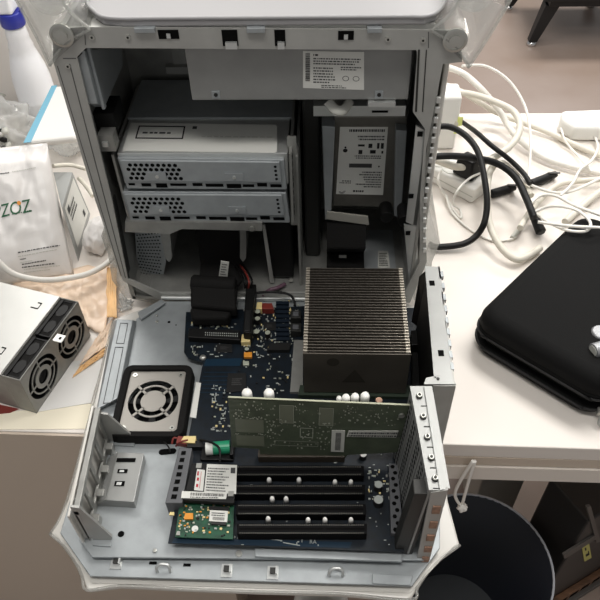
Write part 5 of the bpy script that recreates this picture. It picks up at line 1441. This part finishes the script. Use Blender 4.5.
cable('data_cable', [(446, 195, .0045), (452, 212, .0), (468, 228, .0), (490, 240, .0), (508, 240, .0), (516, 237, .002)], .0019, WCABLE, 'thin white lead ending in a small metal plug', group='cables in the tangle right of the case')
cable('power_cable', [(432, 127, .10), (450, 127, .10), (466, 136, .098), (478, 152, .09), (484, 176, .075), (487, 205, .05), (482, 228, .02), (466, 243, .006), (438, 247, .003), (429, 244, .003)], .0052, BLACK, 'thick black cable arching over the power strip and back to the case', group='cables in the tangle right of the case')
cable('power_cable', [(428, 157, .062), (450, 156, .062), (474, 158, .072), (498, 164, .058), (516, 178, .044), (527, 200, .036), (534, 218, .012)], .0058, BLACK, 'thick black cable running right from the case above the power strip', group='cables in the tangle right of the case')
p0, p1 = PZ(534, 216, DZ + .018), PZ(541, 232, DZ + .010)
pgt = thing('cable_plug', 'black barrel plug on the end of the black cable beside the zip case', 'plug', p1); pgt.location.z = DZ
b = MB(); b.cyl(p0, p1, .0072, BLACK, seg=16, r2=.0085); b.build('barrel', BLACK, pgt, .001)
b = MB(); b.cyl(p1, p1 + nrm(p1 - p0) * .002, .006, DARKM, seg=14); b.build('tip', DARKM, pgt)
cable('power_cable', [(462, 122, .02), (476, 132, .07), (492, 146, .07), (510, 160, .05), (524, 174, .03), (530, 184, .022)], .0042, BLACK, 'black cable running from the white block behind the mains plug', group='cables in the tangle right of the case')
cable('power_cable', [(428, 146, .05), (436, 138, .07), (439, 120, .08), (434, 108, .085)], .0042, BLACK, 'short black cable hugging the right edge of the case', group='cables in the tangle right of the case')
# pens
for (a, b_, lab) in (((491, 194), (515, 187), 'black marker pen lying in front of the power strip'), ((531, 184), (556, 174), 'black marker pen lying behind the cream cable')):
    p0, p1 = PZ(*a, DZ + .0085), PZ(*b_, DZ + .0085); d = nrm(p1 - p0)
    pen = thing('marker_pen', lab, 'pen', (p0 + p1) / 2, 'marker pens beside the power strip'); pen.location.z = DZ
    b = MB(); b.cyl(p0, p0 + (p1 - p0) * .7, .0075, BLACK); b.build('barrel', BLACK, pen, .001)
    b = MB(); b.cyl(p0 + (p1 - p0) * .7, p1, .0082, CHIP, r2=.0055); b.build('cap', CHIP, pen, .001)
    b = MB(); q = p0 + (p1 - p0) * .7; b.box(q.x - .002, q.x + .018, q.y - .002, q.y + .002, DZ + .0165, DZ + .018); b.build('pocket_clip', PCBOX, pen)
p0, p1 = PZ(512, 238, DZ + .004), PZ(518, 231, DZ + .004)
us = thing('usb_plug', 'small silver plug lying left of the black zip case', 'plug', p0); us.location.z = DZ
b = MB(); b.cyl(p0, p1, .004, LABELG); b.build('plug_body', LABELG, us, .001)
b = MB(); b.cyl(p1, p1 + nrm(p1 - p0) * .012, .003, SCREW); b.build('metal_tip', SCREW, us)

# ================================================================== BELOW AND BEYOND
# bin
bcn = Vector((.328, -.19, FZ)); zr = -.45; RB = .131
bn = thing('waste_bin', 'dark navy waste bin on the floor under the front edge of the desk', 'bin', bcn)
b = MB(); hgt_ = zr - FZ
prof = [(RB * .80, 0), (RB, hgt_), (RB - .003, hgt_), (RB * .80 - .003, .004)]
seg = 56; rings = []
for r_, h_ in prof: rings.append([b.bm.verts.new(bcn + Vector((r_ * math.cos(2 * PI * j / seg), r_ * math.sin(2 * PI * j / seg), h_))) for j in range(seg)])
for A_, B_ in zip(rings, rings[1:]):
    for j in range(seg): f = b.bm.faces.new([A_[j], A_[(j + 1) % seg], B_[(j + 1) % seg], B_[j]]); f.smooth = True
b.bm.faces.new(rings[0][::-1]); b.bm.faces.new(rings[-1])
b.build('bin_body', BIN, bn)
b = MB(); b.cyl(bcn + Vector((0, 0, .004)), bcn + Vector((0, 0, .0048)), RB * .80 - .004, seg=48); b.build('bin_floor', mat('bin floor reflection', (78, 82, 86), .35), bn)  # lighter grey disc stands for light reflected off the bin floor
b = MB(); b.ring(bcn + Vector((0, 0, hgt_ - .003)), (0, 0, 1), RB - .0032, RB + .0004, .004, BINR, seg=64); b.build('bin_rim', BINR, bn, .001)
b = MB(); q = bcn + Vector((-.03, -.01, .0045)); b.blob(q + Vector((0, 0, .004)), (.012, .008, .004), .3, 2, YELLOWP, seed=2, sub=2); o = b.build('paper_scrap', YELLOWP, None); recenter(o); tag(o, 'small yellowish scrap at the bottom of the waste bin', 'scrap')
# cord hanging from the desk
p = [PY(473, 461, -.2225), PY(462, 478, -.224), PY(455, 494, -.224), PY(461, 505, -.224), PY(465, 494, -.224), PY(470, 476, -.224), PY(475, 461, -.2225)]
cd = thing('hanging_cord', 'white cord loop with a knot hanging from the front edge of the desk', 'cord', p[3])
b = MB(); b.tube(p, .0022, WCABLE); b.build('loop', WCABLE, cd)
b = MB(); b.blob(p[3] + Vector((.002, -.002, -.004)), (.007, .006, .008), .3, 2, WCABLE, seed=1, sub=3); b.build('knot', WCABLE, cd)
# dark computer under desk
yq = -.08
bk = thing('computer_tower', 'dark grey computer tower under the desk right of the waste bin', 'computer', (.60, .1, FZ))
Lp, Rp = PZ(552, 600, FZ + .03), PZ(606, 566, FZ + .03)
dd = nrm(Rp - Lp); nn_ = Vector((-dd.y, dd.x, 0)); zT = -.33
t_ = -.045
O_ = Vector((Lp.x, Lp.y, 0)) + dd * t_
MT = Matrix(((dd.x, nn_.x, 0, O_.x), (dd.y, nn_.y, 0, O_.y), (0, 0, 1, 0), (0, 0, 0, 1)))
bk.location = (O_ + dd * .2 + nn_ * .1) + Vector((0, 0, FZ))
def faceat(px, py):
    d = _R.transposed() @ Vector(((px - 300) / F, (py - 300) / F, 1.0)); t = (O_ - CAMPOS).dot(nn_) / d.dot(nn_)
    return CAMPOS + d * t
b = MB(); b.box(0, .36, 0, .09, FZ + .02, zT, PCBOX, MT); b.build('casing', PCBOX, bk, .004)
for q in ([(585, 505), (589, 504), (599, 540), (595, 541)], [(562, 553), (594, 533), (595, 537), (563, 557)]):
    b = MB(); b.prism([faceat(*p) for p in q], nn_ * -.004); b.build('bezel_ridge', PCBOXL, bk)
b = MB(); q = [faceat(*p) for p in [(584, 561), (591, 557), (588, 540), (581, 544)]]; b.prism(q, nn_ * -.0015, PCB_YEL)
SY = quadmap(q, nn_ * -.002); bars(b, SY, [(.3, .5, .6, .75), (.3, .75, .25, .38), (.65, .78, .25, .5)], INKB); b.build('sticker', PCB_YEL, bk)
b = MB(); b.box(0, .36, -.02, .09, FZ, FZ + .02, PCBOXL, MT); b.box(0, .36, -.012, 0, FZ + .02, FZ + .05, WOODB, MT); b.build('foot_plinth', PCBOXL, bk, .002)
b = MB()
for k in range(10): b.box(.02 + k * .03, .04 + k * .03, -.0126, -.012, FZ + .027, FZ + .042, VOID, MT)
b.build('grille_slot', VOID, bk)
# pale box behind the bin
xs0, xs1 = PY(479, 490, .03).x, PY(521, 490, .03).x; b = MB(); b.box(xs0, xs1, .03, .2, FZ, -.14); o = b.build('storage_box', LABELG, None, .004); recenter(o); tag(o, 'pale grey box standing behind the waste bin under the desk', 'box')
# wooden crate and white pot at the lower edge
xw_ = PY(244, 595, -.15)
cr = thing('wooden_crate', 'brown slatted wooden crate on the floor beneath the door', 'crate', (.06, .05, FZ))
for k in range(3):
    b = MB(); b.box(-.045 + k * .05, -.01 + k * .05, -.10, -.085, FZ, -.36); b.build('slat', WOODB, cr, .001)
b = MB(); b.box(-.045, .09, -.084, .2, FZ, -.38); b.build('body', WOODB, cr)
pt = PY(321, 597, -.26)
b = MB(); b.lathe((pt.x, -.27, FZ), [(.032, 0), (.036, .06), (.042, pt.z - FZ - .02), (.045, pt.z - FZ - .01), (.044, pt.z - FZ), (.035, pt.z - FZ), (.03, .01)], seg=32); o = b.build('white_pot', WHITEP, None); recenter(o); tag(o, 'white round pot on the floor just under the door edge', 'pot')

# stool beyond the desk
sx0 = Vector((1.02, 2.5, FZ))
sl = thing('stool', 'black low table with splayed legs on the floor behind the desk', 'table', (1.2, 2.55, FZ))
def leg(foot, top, r0=.018, r1=.030):
    b = MB(); b.hexa([foot + Vector((a * r0, c * r0, .02)) for a, c in ((-1, -1), (1, -1), (1, 1), (-1, 1))], [top + Vector((a * r1, c * r1, 0)) for a, c in ((-1, -1), (1, -1), (1, 1), (-1, 1))], STOOL)
    l = b.build('leg', STOOL, sl, .003)
    b = MB(); b.lathe(foot, [(.020, 0), (.022, .004), (.018, .016), (.009, .022), (.008, .03)], seg=16); b.build('foot', CHROME, l)
f1 = PZ(531, 45, FZ); f2 = PZ(508, 9, FZ); f3 = PZ(590, 6, FZ)
tz = PY(550, 0, f1.y + .02).z
leg(f1, PY(552, 2, f1.y + .02))
t2 = PY(513, -6, f2.y); leg(f2, t2)
t3 = PY(598, -10, f3.y); leg(f3, t3)
f4 = PZ(650, 45, FZ); leg(f4, PY(640, 2, f4.y + .02))
a = PY(548, 4, f1.y); 
b = MB(); zz1 = a.z; b.box(a.x, a.x + .8, a.y - .03, a.y + .03, zz1, zz1 + .05); b.box(a.x - .03, a.x + .8, a.y - .05, f2.y + .05, zz1 + .03, zz1 + .06); b.build('seat_frame', STOOL, sl, .003)

# ================================================================== LIGHT
w = bpy.data.worlds.new('room'); scene.world = w; w.use_nodes = True
bg = w.node_tree.nodes['Background']; bg.inputs['Color'].default_value = rgb(243, 242, 241); bg.inputs['Strength'].default_value = 0.34
def area(name, loc, tgt, sx, sy, power, col=(1, .97, .93)):
    l = bpy.data.lights.new(name, 'AREA'); l.shape = 'RECTANGLE'; l.size = sx; l.size_y = sy; l.energy = power; l.color = col
    o = bpy.data.objects.new(name, l); COL.objects.link(o); o.location = loc
    o.rotation_euler = (Vector(tgt) - Vector(loc)).to_track_quat('-Z', 'Y').to_euler()
    return o
area('ceiling_lamp', (0.9, 0.7, 1.9), (0.2, 0.0, 0), 1.3, .5, 35)
area('ceiling_lamp_behind', (-0.7, 1.6, 1.95), (-0.2, 0.3, 0), 1.3, .5, 27)
area('ceiling_lamp_far', (1.4, 3.2, 1.95), (1.4, 3.2, 0), 1.6, .6, 66)
area('ceiling_lamp_front', (-0.1, -.55, 1.95), (0, -.2, 0), 1.3, .3, 18)

try: scene.cycles.transparent_max_bounces = 32
except Exception: pass
scene.view_settings.view_transform = 'Standard'; scene.view_settings.look = 'None'
scene.view_settings.exposure = 0.0; scene.view_settings.gamma = 1.0
try: scene.view_settings.use_curve_mapping = False
except Exception: pass
